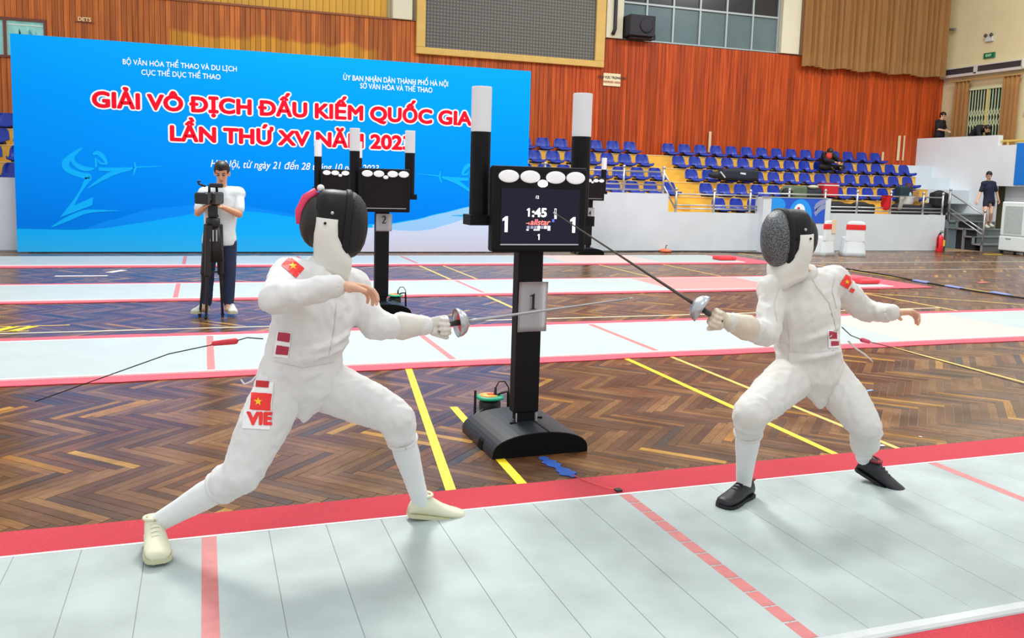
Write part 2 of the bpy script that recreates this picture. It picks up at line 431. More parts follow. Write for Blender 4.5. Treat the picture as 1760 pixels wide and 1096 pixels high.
# ------------------------------------------------------------------ walls
M_WHITE = mat('wall_paint_grey', '#cfd8de', .55, vary=.06, vscale=1.6, detail=8)
M_CREAM = mat('wall_paint_cream', '#d8cba0', .7, vary=.05, vscale=1.2); M_CREAM2 = mat('pilaster_cream', '#ddd6bb', .7, vary=.03)
bm = B()
box(bm, -13, 8.32, 14.4, 14.55, 0, 1.36); box(bm, 8.32, 10.83, 14.4, 14.55, 0, .93)
box(bm, 10.83, 12.83, 14.22, 14.55, 0, 1.34); box(bm, 12.83, 16.72, 14.4, 14.55, 0, .97); box(bm, 16.57, 16.72, 14.55, 16.4, 0, .97)
box(bm, 16.72, 18.1, 16.3, 16.45, 0, .97)
structure(obj('wall_front', bm, M_WHITE))
structure(obj('baseboard_front', boxm(-13, 16.72, 14.385, 14.4, 0, .03), mat('skirting_grey', '#8d9396', .6)))
# corner block, gallery and right wall
bm = B(); box(bm, 19.5, 19.68, 15.45, 18.49, .0, 3.25); box(bm, 19.5, 19.68, 11.5, 15.45, 1.86, 2.96); box(bm, 19.95, 20.1, 11.5, 15.45, 0, 1.86); box(bm, 19.5, 20.1, 11.5, 15.45, 1.80, 1.86)
structure(obj('wall_corner', bm, mat('corner_paint', '#e2e8ec', .6, vary=.07, vscale=1.0, detail=8)))
structure(obj('floor_gallery', boxm(19.68, 20.4, 11.5, 18.49, 2.3, 2.45), mat('concrete', '#9b9b97', .7)))
structure(obj('wall_right', boxm(20.4, 20.7, 4, 18.8, -.2, 10), M_CREAM))
# back wall: timber boards
M_BACK = mat('wall_backing', '#2a150d', .8)
wb = structure(obj('wall_back', boxm(-13, 20.4, 18.52, 18.8, 0, 5.52), M_BACK))
def timber(name):
    m = bpy.data.materials.new(name); m.use_nodes = True; nt = m.node_tree; N = nt.nodes; L = nt.links; b = N['Principled BSDF']
    g = N.new('ShaderNodeNewGeometry'); sp = N.new('ShaderNodeSeparateXYZ'); L.new(g.outputs['Position'], sp.inputs['Vector'])
    oi = N.new('ShaderNodeObjectInfo')
    mp = N.new('ShaderNodeMapping'); mp.inputs['Scale'].default_value = (14, 14, .8); L.new(g.outputs['Position'], mp.inputs['Vector'])
    nz = N.new('ShaderNodeTexNoise'); nz.inputs['Scale'].default_value = 1.0; nz.inputs['Detail'].default_value = 6; L.new(mp.outputs['Vector'], nz.inputs['Vector'])
    rp = N.new('ShaderNodeValToRGB'); e = rp.color_ramp.elements
    e[0].position = .30; e[0].color = lin('#9a3412'); e[1].position = .75; e[1].color = lin('#cf5a20')
    L.new(nz.outputs['Fac'], rp.inputs['Fac'])
    # browner varnish towards the left end of the wall, redder towards the right
    mx = N.new('ShaderNodeMapRange'); mx.inputs['From Min'].default_value = 2; mx.inputs['From Max'].default_value = 8; L.new(sp.outputs['X'], mx.inputs['Value'])
    rl = N.new('ShaderNodeValToRGB'); e = rl.color_ramp.elements
    e[0].position = .30; e[0].color = lin('#9c5029'); e[1].position = .75; e[1].color = lin('#cf7633'); L.new(nz.outputs['Fac'], rl.inputs['Fac'])
    mc = N.new('ShaderNodeMix'); mc.data_type = 'RGBA'; L.new(mx.outputs['Result'], mc.inputs['Factor']); L.new(rl.outputs['Color'], mc.inputs['A']); L.new(rp.outputs['Color'], mc.inputs['B'])
    # bleached yellow varnish patch low on the left half
    n2 = N.new('ShaderNodeTexNoise'); n2.inputs['Scale'].default_value = 1.3; n2.inputs['Detail'].default_value = 4; L.new(g.outputs['Position'], n2.inputs['Vector'])
    ad = N.new('ShaderNodeMath'); ad.operation = 'MULTIPLY_ADD'; ad.inputs[1].default_value = .5; L.new(n2.outputs['Fac'], ad.inputs[0]); L.new(sp.outputs['Z'], ad.inputs[2])
    za = N.new('ShaderNodeMapRange'); za.inputs['From Min'].default_value = 4.98; za.inputs['From Max'].default_value = 5.08; za.inputs['To Min'].default_value = 1; za.inputs['To Max'].default_value = 0; L.new(ad.outputs['Value'], za.inputs['Value'])
    xa = N.new('ShaderNodeMapRange'); xa.inputs['From Min'].default_value = -2.75; xa.inputs['From Max'].default_value = -2.65; L.new(sp.outputs['X'], xa.inputs['Value'])
    xb = N.new('ShaderNodeMapRange'); xb.inputs['From Min'].default_value = 1.9; xb.inputs['From Max'].default_value = 2.3; xb.inputs['To Min'].default_value = 1; xb.inputs['To Max'].default_value = 0; L.new(sp.outputs['X'], xb.inputs['Value'])
    m1 = N.new('ShaderNodeMath'); m1.operation = 'MULTIPLY'; L.new(za.outputs['Result'], m1.inputs[0]); L.new(xa.outputs['Result'], m1.inputs[1])
    m2 = N.new('ShaderNodeMath'); m2.operation = 'MULTIPLY'; L.new(m1.outputs['Value'], m2.inputs[0]); L.new(xb.outputs['Result'], m2.inputs[1])
    my = N.new('ShaderNodeMix'); my.data_type = 'RGBA'; L.new(m2.outputs['Value'], my.inputs['Factor']); L.new(mc.outputs['Result'], my.inputs['A']); my.inputs['B'].default_value = lin('#cf8f2e')
    mr = N.new('ShaderNodeMapRange'); mr.inputs['To Min'].default_value = .74; mr.inputs['To Max'].default_value = 1.22; L.new(oi.outputs['Random'], mr.inputs['Value'])
    hs = N.new('ShaderNodeHueSaturation'); L.new(my.outputs['Result'], hs.inputs['Color']); L.new(mr.outputs['Result'], hs.inputs['Value'])
    L.new(hs.outputs['Color'], b.inputs['Base Color']); b.inputs['Roughness'].default_value = .5; b.inputs['Specular IOR Level'].default_value = .25
    return m
M_TIM = timber('wall_timber')
BW = .118
def boards(parent, x0, x1, z0, z1, material, y=18.52, w=BW, name='board'):
    n = int(round((x1-x0)/w)); ww = (x1-x0)/n
    me = bpy.data.meshes.new(name); bb = boxm(.003, ww-.003, -.02, 0, 0, z1-z0, .004); bb.normal_update(); bb.to_mesh(me); bb.free(); me.materials.append(material)
    for i in range(n):
        o = bpy.data.objects.new(name, me); link(o, parent); o.location = (x0+ww*i, y-random.uniform(0, .004), z0)
boards(wb, -8.6, -6.32, 2.3, 5.5, M_TIM); boards(wb, -6.32, -5.28, 4.82, 5.5, M_TIM); boards(wb, -6.32, -5.28, 2.3, 3.95, M_TIM)
boards(wb, -5.28, 20.38, 2.3, 5.5, M_TIM)
structure(obj('trim_1', boxm(-13, 2.45, 18.47, 18.52, 5.49, 5.54), mat('timber_rail', '#8b4a1c', .5)))
# upper wall: yellow boards at left, then pilasters, screen, windows and curtain
wu = structure(obj('wall_upper', boxm(-13, 20.4, 18.75, 18.9, 5.52, 10), M_CREAM))
M_YB = mat('upper_board_yellow', '#d29a2a', .5, vary=.14, vscale=1.0, vstretch=(14, 14, .8), objrand=.10)
boards(wu, -8.6, 2.42, 5.54, 8.2, M_YB, y=18.66, w=.16)
def pil(x0, x1, n):
    structure(obj('trim_%d' % n, boxm(x0, x1, 18.42, 18.75, 5.52, 9.5, .01), M_CREAM2))
pil(2.52, 3.02, 2); pil(8.42, 8.92, 3); pil(14.1, 14.74, 4)
structure(obj('trim_5', boxm(19.9, 20.4, 18.5, 18.75, 5.2, 9.5), M_CREAM))
bm = B(); tube(bm, [(8.66, 18.38, 9), (8.66, 18.38, 5.75), (8.60, 18.38, 5.6)], .05, 10)
tag(obj('drain_pipe', bm, mat('pipe_black', '#231f24', .5), smooth=True), 'black vertical pipe running down the cream pilaster beside the big screen', 'pipe')
# left window in the boarding
wn = thing('window_1', '', '', (0, 0, 0)); del wn['label']; del wn['category']; wn['kind'] = 'structure'
M_FRB = mat('window_frame_brown', '#6e3524', .5)
for x0, x1, z0, z1 in ((-6.32, -5.28, 4.76, 4.82), (-6.32, -5.28, 3.95, 4.0), (-6.32, -6.26, 4.0, 4.76), (-5.33, -5.28, 4.0, 4.76), (-6.13, -6.07, 4.0, 4.76)):
    obj('window_frame', boxm(x0, x1, 18.46, 18.54, z0, z1), M_FRB, wn)
M_GLT = mat('glass_teal', '#8fd0c8', .15, vary=.25, vscale=5)
obj('pane', boxm(-6.26, -6.13, 18.5, 18.51, 4.0, 4.76), M_GLT, wn); obj('pane', boxm(-6.07, -5.33, 18.5, 18.51, 4.0, 4.76), M_GLT, wn)
bm = B(); box(bm, -6.05, -5.35, 18.49, 18.5, 4.66, 4.69); obj('curtain_rail', bm, mat('rail_pale', '#c9e0d8', .5), wn)
for x0, x1, c in ((-5.86, -5.77, '#17303c'), (-5.66, -5.55, '#3f9db0'), (-5.53, -5.46, '#6fc3cf')):
    obj('hanging_cloth', poly_mesh([[(x0, 4.0), (x1+.05, 4.0), (x1-.02, 4.5), (x0+.04, 4.6)]], 18.485), mat('cloth_'+c[1:], c, .8), wn)
# right windows above the boarding
wn2 = thing('window_2', '', ''); del wn2['label']; del wn2['category']; wn2['kind'] = 'structure'
M_ALU = mat('window_aluminium', '#a9b2b3', .4, .3); M_GL = mat('glass_grey', '#5f7478', .22, vary=.10, vscale=1.5); M_GLD = mat('glass_dark', '#2a2a2e', .2)
wx = [8.98, 9.72, 10.56, 11.42, 12.30, 13.18, 14.06]
for i in range(6):
    obj('pane', boxm(wx[i], wx[i+1], 18.62, 18.63, 5.56, 6.52), M_GL, wn2); obj('pane', boxm(wx[i], wx[i+1], 18.62, 18.63, 6.56, 7.6), M_GLD, wn2)
for x in wx: obj('mullion', boxm(x-.025, x+.025, 18.57, 18.64, 5.54, 7.6), M_ALU, wn2)
for z in (5.54, 6.54, 7.6): obj('transom', boxm(8.96, 14.08, 18.565, 18.64, z-.025, z+.025), M_ALU, wn2)
# ------------------------------------------------------------------ event backdrop
YB = 14.1
def bd(x, y): p = at(x, y, Y=YB); return (p.x, p.z)
bdX0, bdX1, bdZ = -5.22, 4.66, 3.91
back = thing('event_backdrop', 'huge blue printed event backdrop with red and white lettering', 'backdrop', (0, YB, 0))
def grad_mat(name, stops, z0, z1, rough=.55):
    m = bpy.data.materials.new(name); m.use_nodes = True; nt = m.node_tree; N = nt.nodes; L = nt.links; b = N['Principled BSDF']
    tc = N.new('ShaderNodeTexCoord'); sp = N.new('ShaderNodeSeparateXYZ'); L.new(tc.outputs['Object'], sp.inputs['Vector'])
    mr = N.new('ShaderNodeMapRange'); mr.inputs['From Min'].default_value = z0; mr.inputs['From Max'].default_value = z1; L.new(sp.outputs['Z'], mr.inputs['Value'])
    rp = N.new('ShaderNodeValToRGB'); e = rp.color_ramp.elements
    e[0].position = stops[0][0]; e[0].color = lin(stops[0][1]); e[1].position = stops[-1][0]; e[1].color = lin(stops[-1][1])
    for p, c in stops[1:-1]: n = e.new(p); n.color = lin(c)
    L.new(mr.outputs['Result'], rp.inputs['Fac']); L.new(rp.outputs['Color'], b.inputs['Base Color']); b.inputs['Roughness'].default_value = rough; b.inputs['Specular IOR Level'].default_value = .04
    return m
M_BD = grad_mat('backdrop_print_blue', [(0, '#0098f4'), (.14, '#007cea'), (.4, '#008cf5'), (.75, '#009bff'), (1, '#05a4ff')], 0, bdZ)
obj('panel', boxm(bdX0, bdX1, 0, .06, 0.02, bdZ), M_BD, back)
M_BDF = mat('backdrop_frame', '#3b4a63', .5)
for x in (bdX0+.2, -1.8, 1.3, bdX1-.2): obj('support_post', boxm(x-.03, x+.03, .06, .12, 0, bdZ-.1), M_BDF, back)
def band(name, top, bottom, m, off):
    n = 60; bm = B(); T = []; Bt = []
    def interp(c, x):
        for (a, b), (c2, d) in zip(c, c[1:]):
            if a <= x <= c2:
                t = (x-a)/(c2-a); t = t*t*(3-2*t)*.35+t*.65; return b+(d-b)*t
        return c[0][1] if x < c[0][0] else c[-1][1]
    xs = [max(top[0][0], bottom[0][0])+(min(top[-1][0], bottom[-1][0])-max(top[0][0], bottom[0][0]))*i/n for i in range(n+1)]
    for x in xs: T.append(bm.verts.new((x, -off, interp(top, x)))); Bt.append(bm.verts.new((x, -off, interp(bottom, x))))
    for i in range(n):
        if T[i].co.z-Bt[i].co.z < 1e-4 and T[i+1].co.z-Bt[i+1].co.z < 1e-4: continue
        bm.faces.new((Bt[i], Bt[i+1], T[i+1], T[i]))
    return obj(name, bm, m, back)
L1 = [bd(*p) for p in ((30, 393), (130, 395), (180, 392), (240, 383), (300, 373), (340, 366), (400, 361), (440, 364), (522, 375), (580, 383), (632, 385), (672, 383), (714, 376.5), (755, 366), (807, 354), (850, 346), (905, 341))]
L0 = [bd(*p) for p in ((140, 394.6), (190, 378), (260, 359), (335, 352), (400, 352), (470, 362), (560, 380))]
L2 = [bd(*p) for p in ((560, 402), (600, 395), (637, 391), (690, 396), (714, 397), (741, 394), (768, 386), (804, 375), (850, 364), (905, 354))]
fl = lambda c: [(c[0][0], .02), (c[-1][0], .02)]
L1[0] = (bdX0, L1[0][1]); L1[-1] = (bdX1, L1[-1][1]); L2[-1] = (bdX1, L2[-1][1])
M_W1 = grad_mat('print_wave_azure', [(0, '#35b9fb'), (.5, '#14b0fd'), (1, '#08a9ff')], 0, .8); M_W0 = mat('print_wave_faint', '#0a8df6', .6, spec=.04); M_W2 = grad_mat('print_wave_pale', [(0, '#d3d3e6'), (1, '#c5d8f2')], 0, .8)
band('printed_wave', L0, [(L0[0][0], L0[0][1]-.01), (L0[0][0]+.3, .38), (L0[-1][0], .38)], M_W0, .0008)
band('printed_wave', L1, fl(L1), M_W1, .0016); band('printed_wave', L2, fl(L2), M_W2, .0024)
band('printed_wave', [bd(640, 386), bd(672, 385), bd(714, 378), bd(755, 367.5), bd(807, 355.5), bd(850, 347), (bdX1, bd(905, 342)[1])], [bd(640, 391), bd(690, 396), bd(714, 397), bd(741, 394), bd(768, 386), bd(804, 375), bd(850, 364), (bdX1, bd(905, 354)[1])], mat('print_wave_light', '#8fc6f3', .45), .0020)
def fit_text(s, pl, pr, cap_px, m, name, off, bold=0.0, shear=0.0, outline=None, mo=None):
    a = bd(*pl); b = bd(*pr); wid = b[0]-a[0]; cap = bd(pl[0], pl[1]-cap_px)[1]-a[1]; size = cap/.70
    bm = text_mesh(s, size, bold*size, shear, 'LEFT'); xs = [v.co.x for v in bm.verts]; k = wid/(max(xs)-min(xs)); x0 = min(xs)
    for v in bm.verts: v.co.x = (v.co.x-x0)*k
    o = obj(name, bm, m, back, loc=(a[0], -off, (a[1]+b[1])/2))
    if outline:
        b2 = text_mesh(s, size, (bold+outline)*size, shear, 'LEFT')
        for v in b2.verts: v.co.x = (v.co.x-x0)*k
        obj(name+'_outline', b2, mo, o, loc=(0, .0024, 0))
    return o
M_TR = mat('print_red', '#ee1830', .6, spec=.04); M_TW = mat('print_white', '#fdfdfd', .6, spec=.04)
fit_text("BỘ VĂN HÓA THỂ THAO VÀ DU LỊCH", (211, 109), (407, 124), 9, M_TW, 'printed_line', .003, .012)
fit_text("CỤC THỂ DỤC THỂ THAO", (243, 128), (379, 137), 9, M_TW, 'printed_line', .003, .012)
fit_text("ỦY BAN NHÂN DÂN THÀNH PHỐ HÀ NỘI", (590, 138), (770, 148), 9, M_TW, 'printed_line', .003, .012)
fit_text("SỞ VĂN HÓA VÀ THỂ THAO", (619, 152), (743, 159), 9, M_TW, 'printed_line', .003, .012)
fit_text("GIẢI VÔ ĐỊCH ĐẤU KIẾM QUỐC GIA", (158, 183), (811, 215), 26, M_TR, 'printed_title', .0062, .045, outline=.07, mo=M_TW)
fit_text("LẦN THỨ XV NĂM 2023", (292, 241), (708, 257), 25, M_TR, 'printed_title', .0062, .045, outline=.07, mo=M_TW)
fit_text("Hà Nội, từ ngày 21 đến 28 tháng 10 năm 2023", (362, 287), (651, 295), 12.5, M_TW, 'printed_line', .003, .006, .25)
M_LOGO = mat('print_logo_azure', '#12b0fb', .6, spec=.04)
def logo(mirror):
    def Z(a, b):
        x, z = bd(60+a*.1916, 230+b*.1916)
        if mirror: x0 = bd(231, 289); x1 = bd(757, 304); x = x1[0]-(x-x0[0]); z = z-x0[1]+x1[1]
        return V((x, 0, z))
    strokes = [[(425, 125, 10), (340, 190, 30), (275, 260, 45), (300, 320, 42), (400, 365, 36), (478, 385, 46), (460, 430, 30), (400, 530, 15), (330, 640, 22), (230, 745, 6)],
               [(350, 200, 10), (345, 250, 25), (400, 295, 35), (470, 315, 30), (530, 310, 12)], [(520, 185, 14), (560, 170, 30), (610, 205, 30), (648, 270, 14)], [(648, 272, 12), (590, 262, 14), (562, 230, 8)],
               [(545, 215, 14), (550, 300, 14)], [(570, 315, 22), (700, 318, 26), (880, 308, 14), (905, 300, 11), (1160, 290, 4)], [(893, 250, 8), (900, 310, 16), (880, 370, 6)],
               [(860, 320, 10), (720, 345, 30), (600, 405, 25), (470, 490, 5)], [(150, 835, 8), (300, 760, 30), (450, 700, 26), (600, 690, 14), (760, 690, 4)]]
    bm = B(); k = .1916*14.2/1000
    for si, st in enumerate(strokes):
        pts = []
        for i in range(len(st)-1):
            for j in range(6):
                t = j/6; p0 = V(st[max(i-1, 0)]); p1 = V(st[i]); p2 = V(st[i+1]); p3 = V(st[min(i+2, len(st)-1)])
                pts.append(.5*((2*p1)+(p2-p0)*t+(2*p0-5*p1+4*p2-p3)*t*t+(3*p1-p0-3*p2+p3)*t**3))
        pts.append(V(st[-1])); prev = None
        for i, p in enumerate(pts):
            c = Z(p.x, p.y); d = (Z(pts[min(i+1, len(pts)-1)].x, pts[min(i+1, len(pts)-1)].y)-Z(pts[max(i-1, 0)].x, pts[max(i-1, 0)].y)).normalized()
            nrm = V((-d.z, 0, d.x))*max(p.z, 3)*k/2; c = c+V((0, -.0002*si, 0)); q = (bm.verts.new(c+nrm), bm.verts.new(c-nrm))
            if prev: bm.faces.new((prev[0], prev[1], q[1], q[0]))
            prev = q
    f = [Z(330, 650), Z(525, 565), Z(515, 640), Z(230, 748)]; bm.faces.new([bm.verts.new(p+V((0, -.0025, 0))) for p in f])
    for fc in bm.faces:
        fc.normal_update()
        if fc.normal.y > 0: fc.normal_flip()
    obj('printed_emblem', bm, M_LOGO, back, loc=(0, -.0034, 0))
logo(False); logo(True)
# ------------------------------------------------------------------ big screen, speaker, notice, curtain
scr = thing('led_screen', 'large grey dot matrix screen in a yellow frame high on the timber wall', 'screen', (0, 18.44, 0))
def grid_mat(name, c1, c2, sx, sz):
    m = bpy.data.materials.new(name); m.use_nodes = True; nt = m.node_tree; N = nt.nodes; L = nt.links; b = N['Principled BSDF']
    tc = N.new('ShaderNodeTexCoord'); mp = N.new('ShaderNodeMapping'); mp.inputs['Rotation'].default_value = (math.pi/2, 0, 0); L.new(tc.outputs['Object'], mp.inputs['Vector'])
    br = N.new('ShaderNodeTexBrick'); br.offset = 0; br.inputs['Color1'].default_value = lin(c1); br.inputs['Color2'].default_value = lin(c1); br.inputs['Mortar'].default_value = lin(c2)
    br.inputs['Scale'].default_value = 1; br.inputs['Brick Width'].default_value = sx; br.inputs['Row Height'].default_value = sz; br.inputs['Mortar Size'].default_value = .012
    L.new(mp.outputs['Vector'], br.inputs['Vector']); L.new(br.outputs['Color'], b.inputs['Base Color']); b.inputs['Roughness'].default_value = .5; return m
obj('display', boxm(3.36, 8.10, 0, .05, 4.87, 8.4), grid_mat('led_grid', '#6f6c64', '#45433f', .085, .085), scr)
M_SF = mat('screen_frame_yellow', '#d8b05c', .5, vary=.06)
for x0, x1, z0, z1 in ((3.13, 8.38, 4.70, 4.87), (3.13, 3.36, 4.87, 8.4), (8.10, 8.38, 4.87, 8.4)): obj('frame', boxm(x0, x1, -.06, .06, z0, z1, .01), M_SF, scr)
sp = thing('loudspeaker', 'black loudspeaker cabinet on a bracket at the corner of the high windows', 'speaker', (9.34, 18.3, 5.52))
bm = B(); box(bm, -.38, .40, -.22, .22, .06, .62, .02); obj('cabinet', bm, mat('speaker_black', '#1d1a22', .6), sp)
bm = B(); lathe(bm, [(.19, 0), (.2, .012), (.15, .02), (.05, .03)], 20, (.12, -.22, .34), Matrix.Rotation(math.pi/2, 3, 'X')); obj('cone', bm, mat('speaker_cone', '#2c2833', .7), sp, True)
bm = B(); box(bm, -.3, .45, -.1, .15, 0, .05); box(bm, .43, .47, -.12, -.08, .0, .14); obj('bracket', bm, mat('bracket_black', '#151518', .5), sp)
nt_ = thing('notice_sign', 'small cream notice with black and red lettering on the timber wall', 'sign', (8.69, 18.46, 4.40))
obj('plate', boxm(-.28, .24, 0, .03, -.17, .17), mat('notice_cream', '#ecdcb4', .6), nt_)
obj('lettering', text_mesh("KHU VỰC TRỌNG TÀI", .085, .003), mat('notice_black', '#23232c', .6), nt_, loc=(-.02, -.004, .03))
obj('lettering', text_mesh("REFEREES AREA", .075, .002), mat('notice_red', '#b5402c', .6), nt_, loc=(-.02, -.004, -.09))
for i in (0,):
    d = thing('letter_sign', 'tiny pale letters fixed on the timber wall above the backdrop', 'sign', (-4.5, 18.47, 4.86))
    obj('lettering', text_mesh("DETS", .12, .004), mat('letters_pale', '#e6cf9c', .5), d, loc=(0, -.004, 0))
    obj('strip', boxm(-.2, .2, 0, .01, -.03, -.015), mat('strip_brown', '#5e3320', .6), d)
def curtain(name, x0, x1, z0, z1, folds, amp, m, axis='x', const=0.0, gather=None, parent=None):
    bm = B(); n = folds*8; R = []
    for zi in range(9):
        t = zi/8; z = z0+(z1-z0)*t; row = []
        for i in range(n+1):
            s = i/n; a = x0+(x1-x0)*s
            if gather: a = (x0+x1)/2+(a-(x0+x1)/2)*gather(t)
            d = amp*(.75*math.sin(2*math.pi*folds*s+.6*math.sin(7*s))+.35*math.sin(2*math.pi*folds*2.3*s+1))*(1-.25*t)
            zz = z+(.03*math.sin(9*s*math.pi) if zi == 0 else 0)
            row.append(bm.verts.new((a, const+d, zz) if axis == 'x' else (const+d, a, zz)))
        R.append(row)
    for j in range(8):
        for i in range(n): bm.faces.new((R[j][i], R[j][i+1], R[j+1][i+1], R[j+1][i]))
    bmesh.ops.solidify(bm, geom=bm.faces[:], thickness=.012); bmesh.ops.recalc_face_normals(bm, faces=bm.faces[:])
    return obj(name, bm, m, parent, smooth=True)
M_CUR = mat('curtain_brown', '#cb9658', .85, vary=.10, vscale=2.0, vstretch=(3, 3, .4), sheen=.2)
tag(curtain('stage_curtain', 14.75, 20.12, 5.16, 9.0, 24, .12, M_CUR, 'x', 18.24), 'wide hanging tan brown curtain above the timber wall in the far corner', 'curtain')
# ------------------------------------------------------------------ right wall: gate, curtains, blind box, exit sign
XW = 20.4
gate = thing('folding_gate', 'pale green folding lattice gate in the doorway between two tan curtains', 'gate', (XW, 16.75, 2.45))
M_GATE = mat('gate_paint', '#c9d3a8', .5); M_DARK = mat('doorway_dark', '#10201c', .9); M_FOL = mat('foliage_beyond', '#173d33', .9, color2='#0a1512', vscale=6)
obj('opening', boxm(-.012, -.002, -.66, .66, 0, 2.28), M_FOL, gate)
for i in range(13):
    y = -.62+1.24*i/12; obj('bar', boxm(-.06, -.04, y-.012, y+.012, .02, 2.26), M_GATE, gate)
for zc in (.45, 1.25, 1.55):
    for i in range(12):
        y = -.62+1.24*i/12
        for s in (-1, 1):
            bm = B(); tube(bm, [(-.065, y, zc-s*.12), (-.065, y+.103, zc+s*.12)], .009, 5); obj('lattice', bm, M_GATE, gate)
obj('stile', boxm(-.08, -.02, -.07, .0, 0, 2.28), mat('gate_yellow', '#cfc27c', .5), gate); obj('header', boxm(-.09, -.01, -.68, .68, 2.26, 2.32), M_GATE, gate)
for yc, lab in ((17.62, 'tan curtain on the left of the lattice gate, nearest the timber wall'), (15.85, 'tan curtain on the right of the lattice gate')):
    tag(curtain('door_curtain', yc-.28, yc+.28, 2.47, 5.0, 4, .05, M_CUR, 'y', XW-.16), lab, 'curtain', 'curtains beside the gate')
tag(obj('curtain_pole', boxm(XW-.2, XW-.14, 15.5, 18.0, 5.0, 5.05), mat('pole_tan', '#b08a55', .5)), 'thin wooden curtain pole over the lattice gate', 'pole')
tb = thing('panelled_wall_box', 'long dark panelled box with white rims running along the right wall', 'wall box', (XW, 0, 0))  # box of dark panels and pale rims, no lamp in it
for y0, y1 in ((15.55, 17.1), (17.2, 18.45)): obj('panel', boxm(-.14, -.02, y0, y1, 5.24, 5.42), mat('box_dark', '#3a3538', .5), tb)
M_RIM = mat('rim_white', '#c9c4bd', .5)
obj('rim', boxm(-.2, 0, 15.5, 18.49, 5.16, 5.24), M_RIM, tb); obj('rim', boxm(-.16, 0, 15.5, 18.49, 5.42, 5.45), M_RIM, tb); obj('divider', boxm(-.2, 0, 17.1, 17.2, 5.2, 5.46), M_RIM, tb); obj('end_cap', boxm(-.2, 0, 15.45, 15.56, 5.16, 5.46, .04, 2), M_RIM, tb)
ex = thing('exit_sign', 'small green exit sign on the cream wall above the gate', 'sign', (XW, 16.82, 5.71))
obj('plate', boxm(-.05, 0, -.2, .2, -.08, .08, .008), mat('exit_green', '#0f6b45', .4), ex)
el = obj('lettering', text_mesh("EXIT", .1, .003), mat('exit_white', '#bfe8cf', .4), ex); el.location = (-.055, 0, -.035); el.rotation_euler = (0, 0, -math.pi/2)
em = thing('emergency_lamp', 'small white twin-headed emergency lamp above the exit sign', 'lamp', (XW, 16.85, 6.2))
obj('battery_box', boxm(-.08, 0, -.13, .13, -.08, .07, .01), mat('lamp_body', '#c7cbc6', .5), em)
for s in (-1, 1):
    bm = B(); lathe(bm, [(.02, 0), (.05, .03), (.055, .07), (.04, .075)], 12, (-.05, s*.1, .09), Matrix.Rotation(-math.pi/2*.8, 3, 'Y')); obj('lamp_head', bm, mat('lamp_grey', '#4a4a48', .4), em, True)
cc = thing('security_camera', 'small grey security camera high in the corner above the curtain edge', 'camera', (20.36, 18.2, 6.7))
bm = B(); tube(bm, [(.04, 0, 0), (-.1, 0, 0)], .02, 8); obj('arm', bm, mat('cctv_grey', '#7f7a72', .5), cc); bm = B(); tube(bm, [(-.1, .1, -.02), (-.12, -.14, -.05)], .045, 10); obj('housing', bm, MATS['cctv_grey'], cc)
sb = obj('wall_switch', boxm(XW-.03, XW, 15.35, 15.47, 3.82, 3.94), mat('switch_grey', '#b5b09a', .5)); tag(sb, 'small grey switch box on the cream wall at the right edge', 'switch')
gr = thing('gallery_rail', 'yellow painted handrail on top of the white gallery wall', 'railing', (19.6, 0, 2.96))
M_YR = mat('rail_yellow', '#d8b85a', .45)
bm = B(); tube(bm, [(0, 15.42, .12), (0, 11.6, .12)], .03, 8); obj('rail', bm, M_YR, gr)
for y in (15.2, 14.2, 13.2, 12.2): obj('post', boxm(-.02, .02, y-.02, y+.02, 0, .12), M_YR, gr)
bb = obj('blue_banner', boxm(19.46, 19.495, 11.6, 14.78, 1.84, 3.0), mat('banner_blue', '#0b78d8', .5)); tag(bb, 'blue banner hanging on the white gallery wall at the right edge', 'banner')
for px, y0, y1, w_, lab in ((1221, 226, 262, .08, 'short pale batten leaning on the timber wall above the top seats'), (1518, 261, 276, .07, 'small pale batten against the dark timber at the right end'), (1546.5, 233, 276, .09, 'wider of two pale vertical strips on the timber near the corner'), (1555, 233, 276, .05, 'narrower of two pale vertical strips on the timber near the corner')):
    a_ = at(px, y0, Y=18.44); b_ = at(px, y1, Y=18.44); bm = B(); box(bm, a_.x-w_/2, a_.x+w_/2, 18.43, 18.465, max(b_.z, 2.42), a_.z, .006); tag(obj('wall_batten', bm, mat('batten_pale', '#d9c3a0', .6)), lab, 'batten', 'pale battens on the timber wall')
# ------------------------------------------------------------------ grandstand
gs = thing('grandstand', 'yellow stepped concrete grandstand against the timber wall', 'grandstand', (0, 0, 0))
M_STEP = mat('step_yellow', '#e6b445', .6, vary=.10, vscale=3); M_STEPT = mat('step_edge', '#e6cf9a', .6, vary=.1)
for k in range(5):
    y0 = 14.78+.75*k; z = .93+.36*k
    XE = (16.5, 17.3, 17.9, 18.15, 18.15)[k]
    obj('step', boxm(-9.0, XE, y0, y0+.78 if k < 4 else 18.47, max(0, z-.6) if k < 1 else z-.5, z-.02), M_STEP, gs)
    obj('step_edge', boxm(-9.0, XE, y0-.012, y0+.12, z-.02, z), M_STEPT, gs)
    obj('tread', boxm(-9.0, XE, y0+.12, y0+.78 if k < 4 else 18.47, z-.02, z-.004), M_STEP, gs)
    if k > 1: obj('white_step', boxm(XE, 19.5, y0, y0+.78 if k < 4 else 18.47, z-.4, z+.0), M_WHITE, gs)
for k in range(5):   # low steps in the aisle
    y0 = 14.78+.75*k; z = .93+.36*k
    if k < 4: obj('aisle_step', boxm(9.36, 9.92, y0+.37, y0+.76, z, z+.18), M_STEP, gs)
M_SEAT = mat('seat_blue', '#17339c', .35, vary=.05, spec=.4); M_SEATB = mat('seat_bracket', '#1a1a1e', .5)
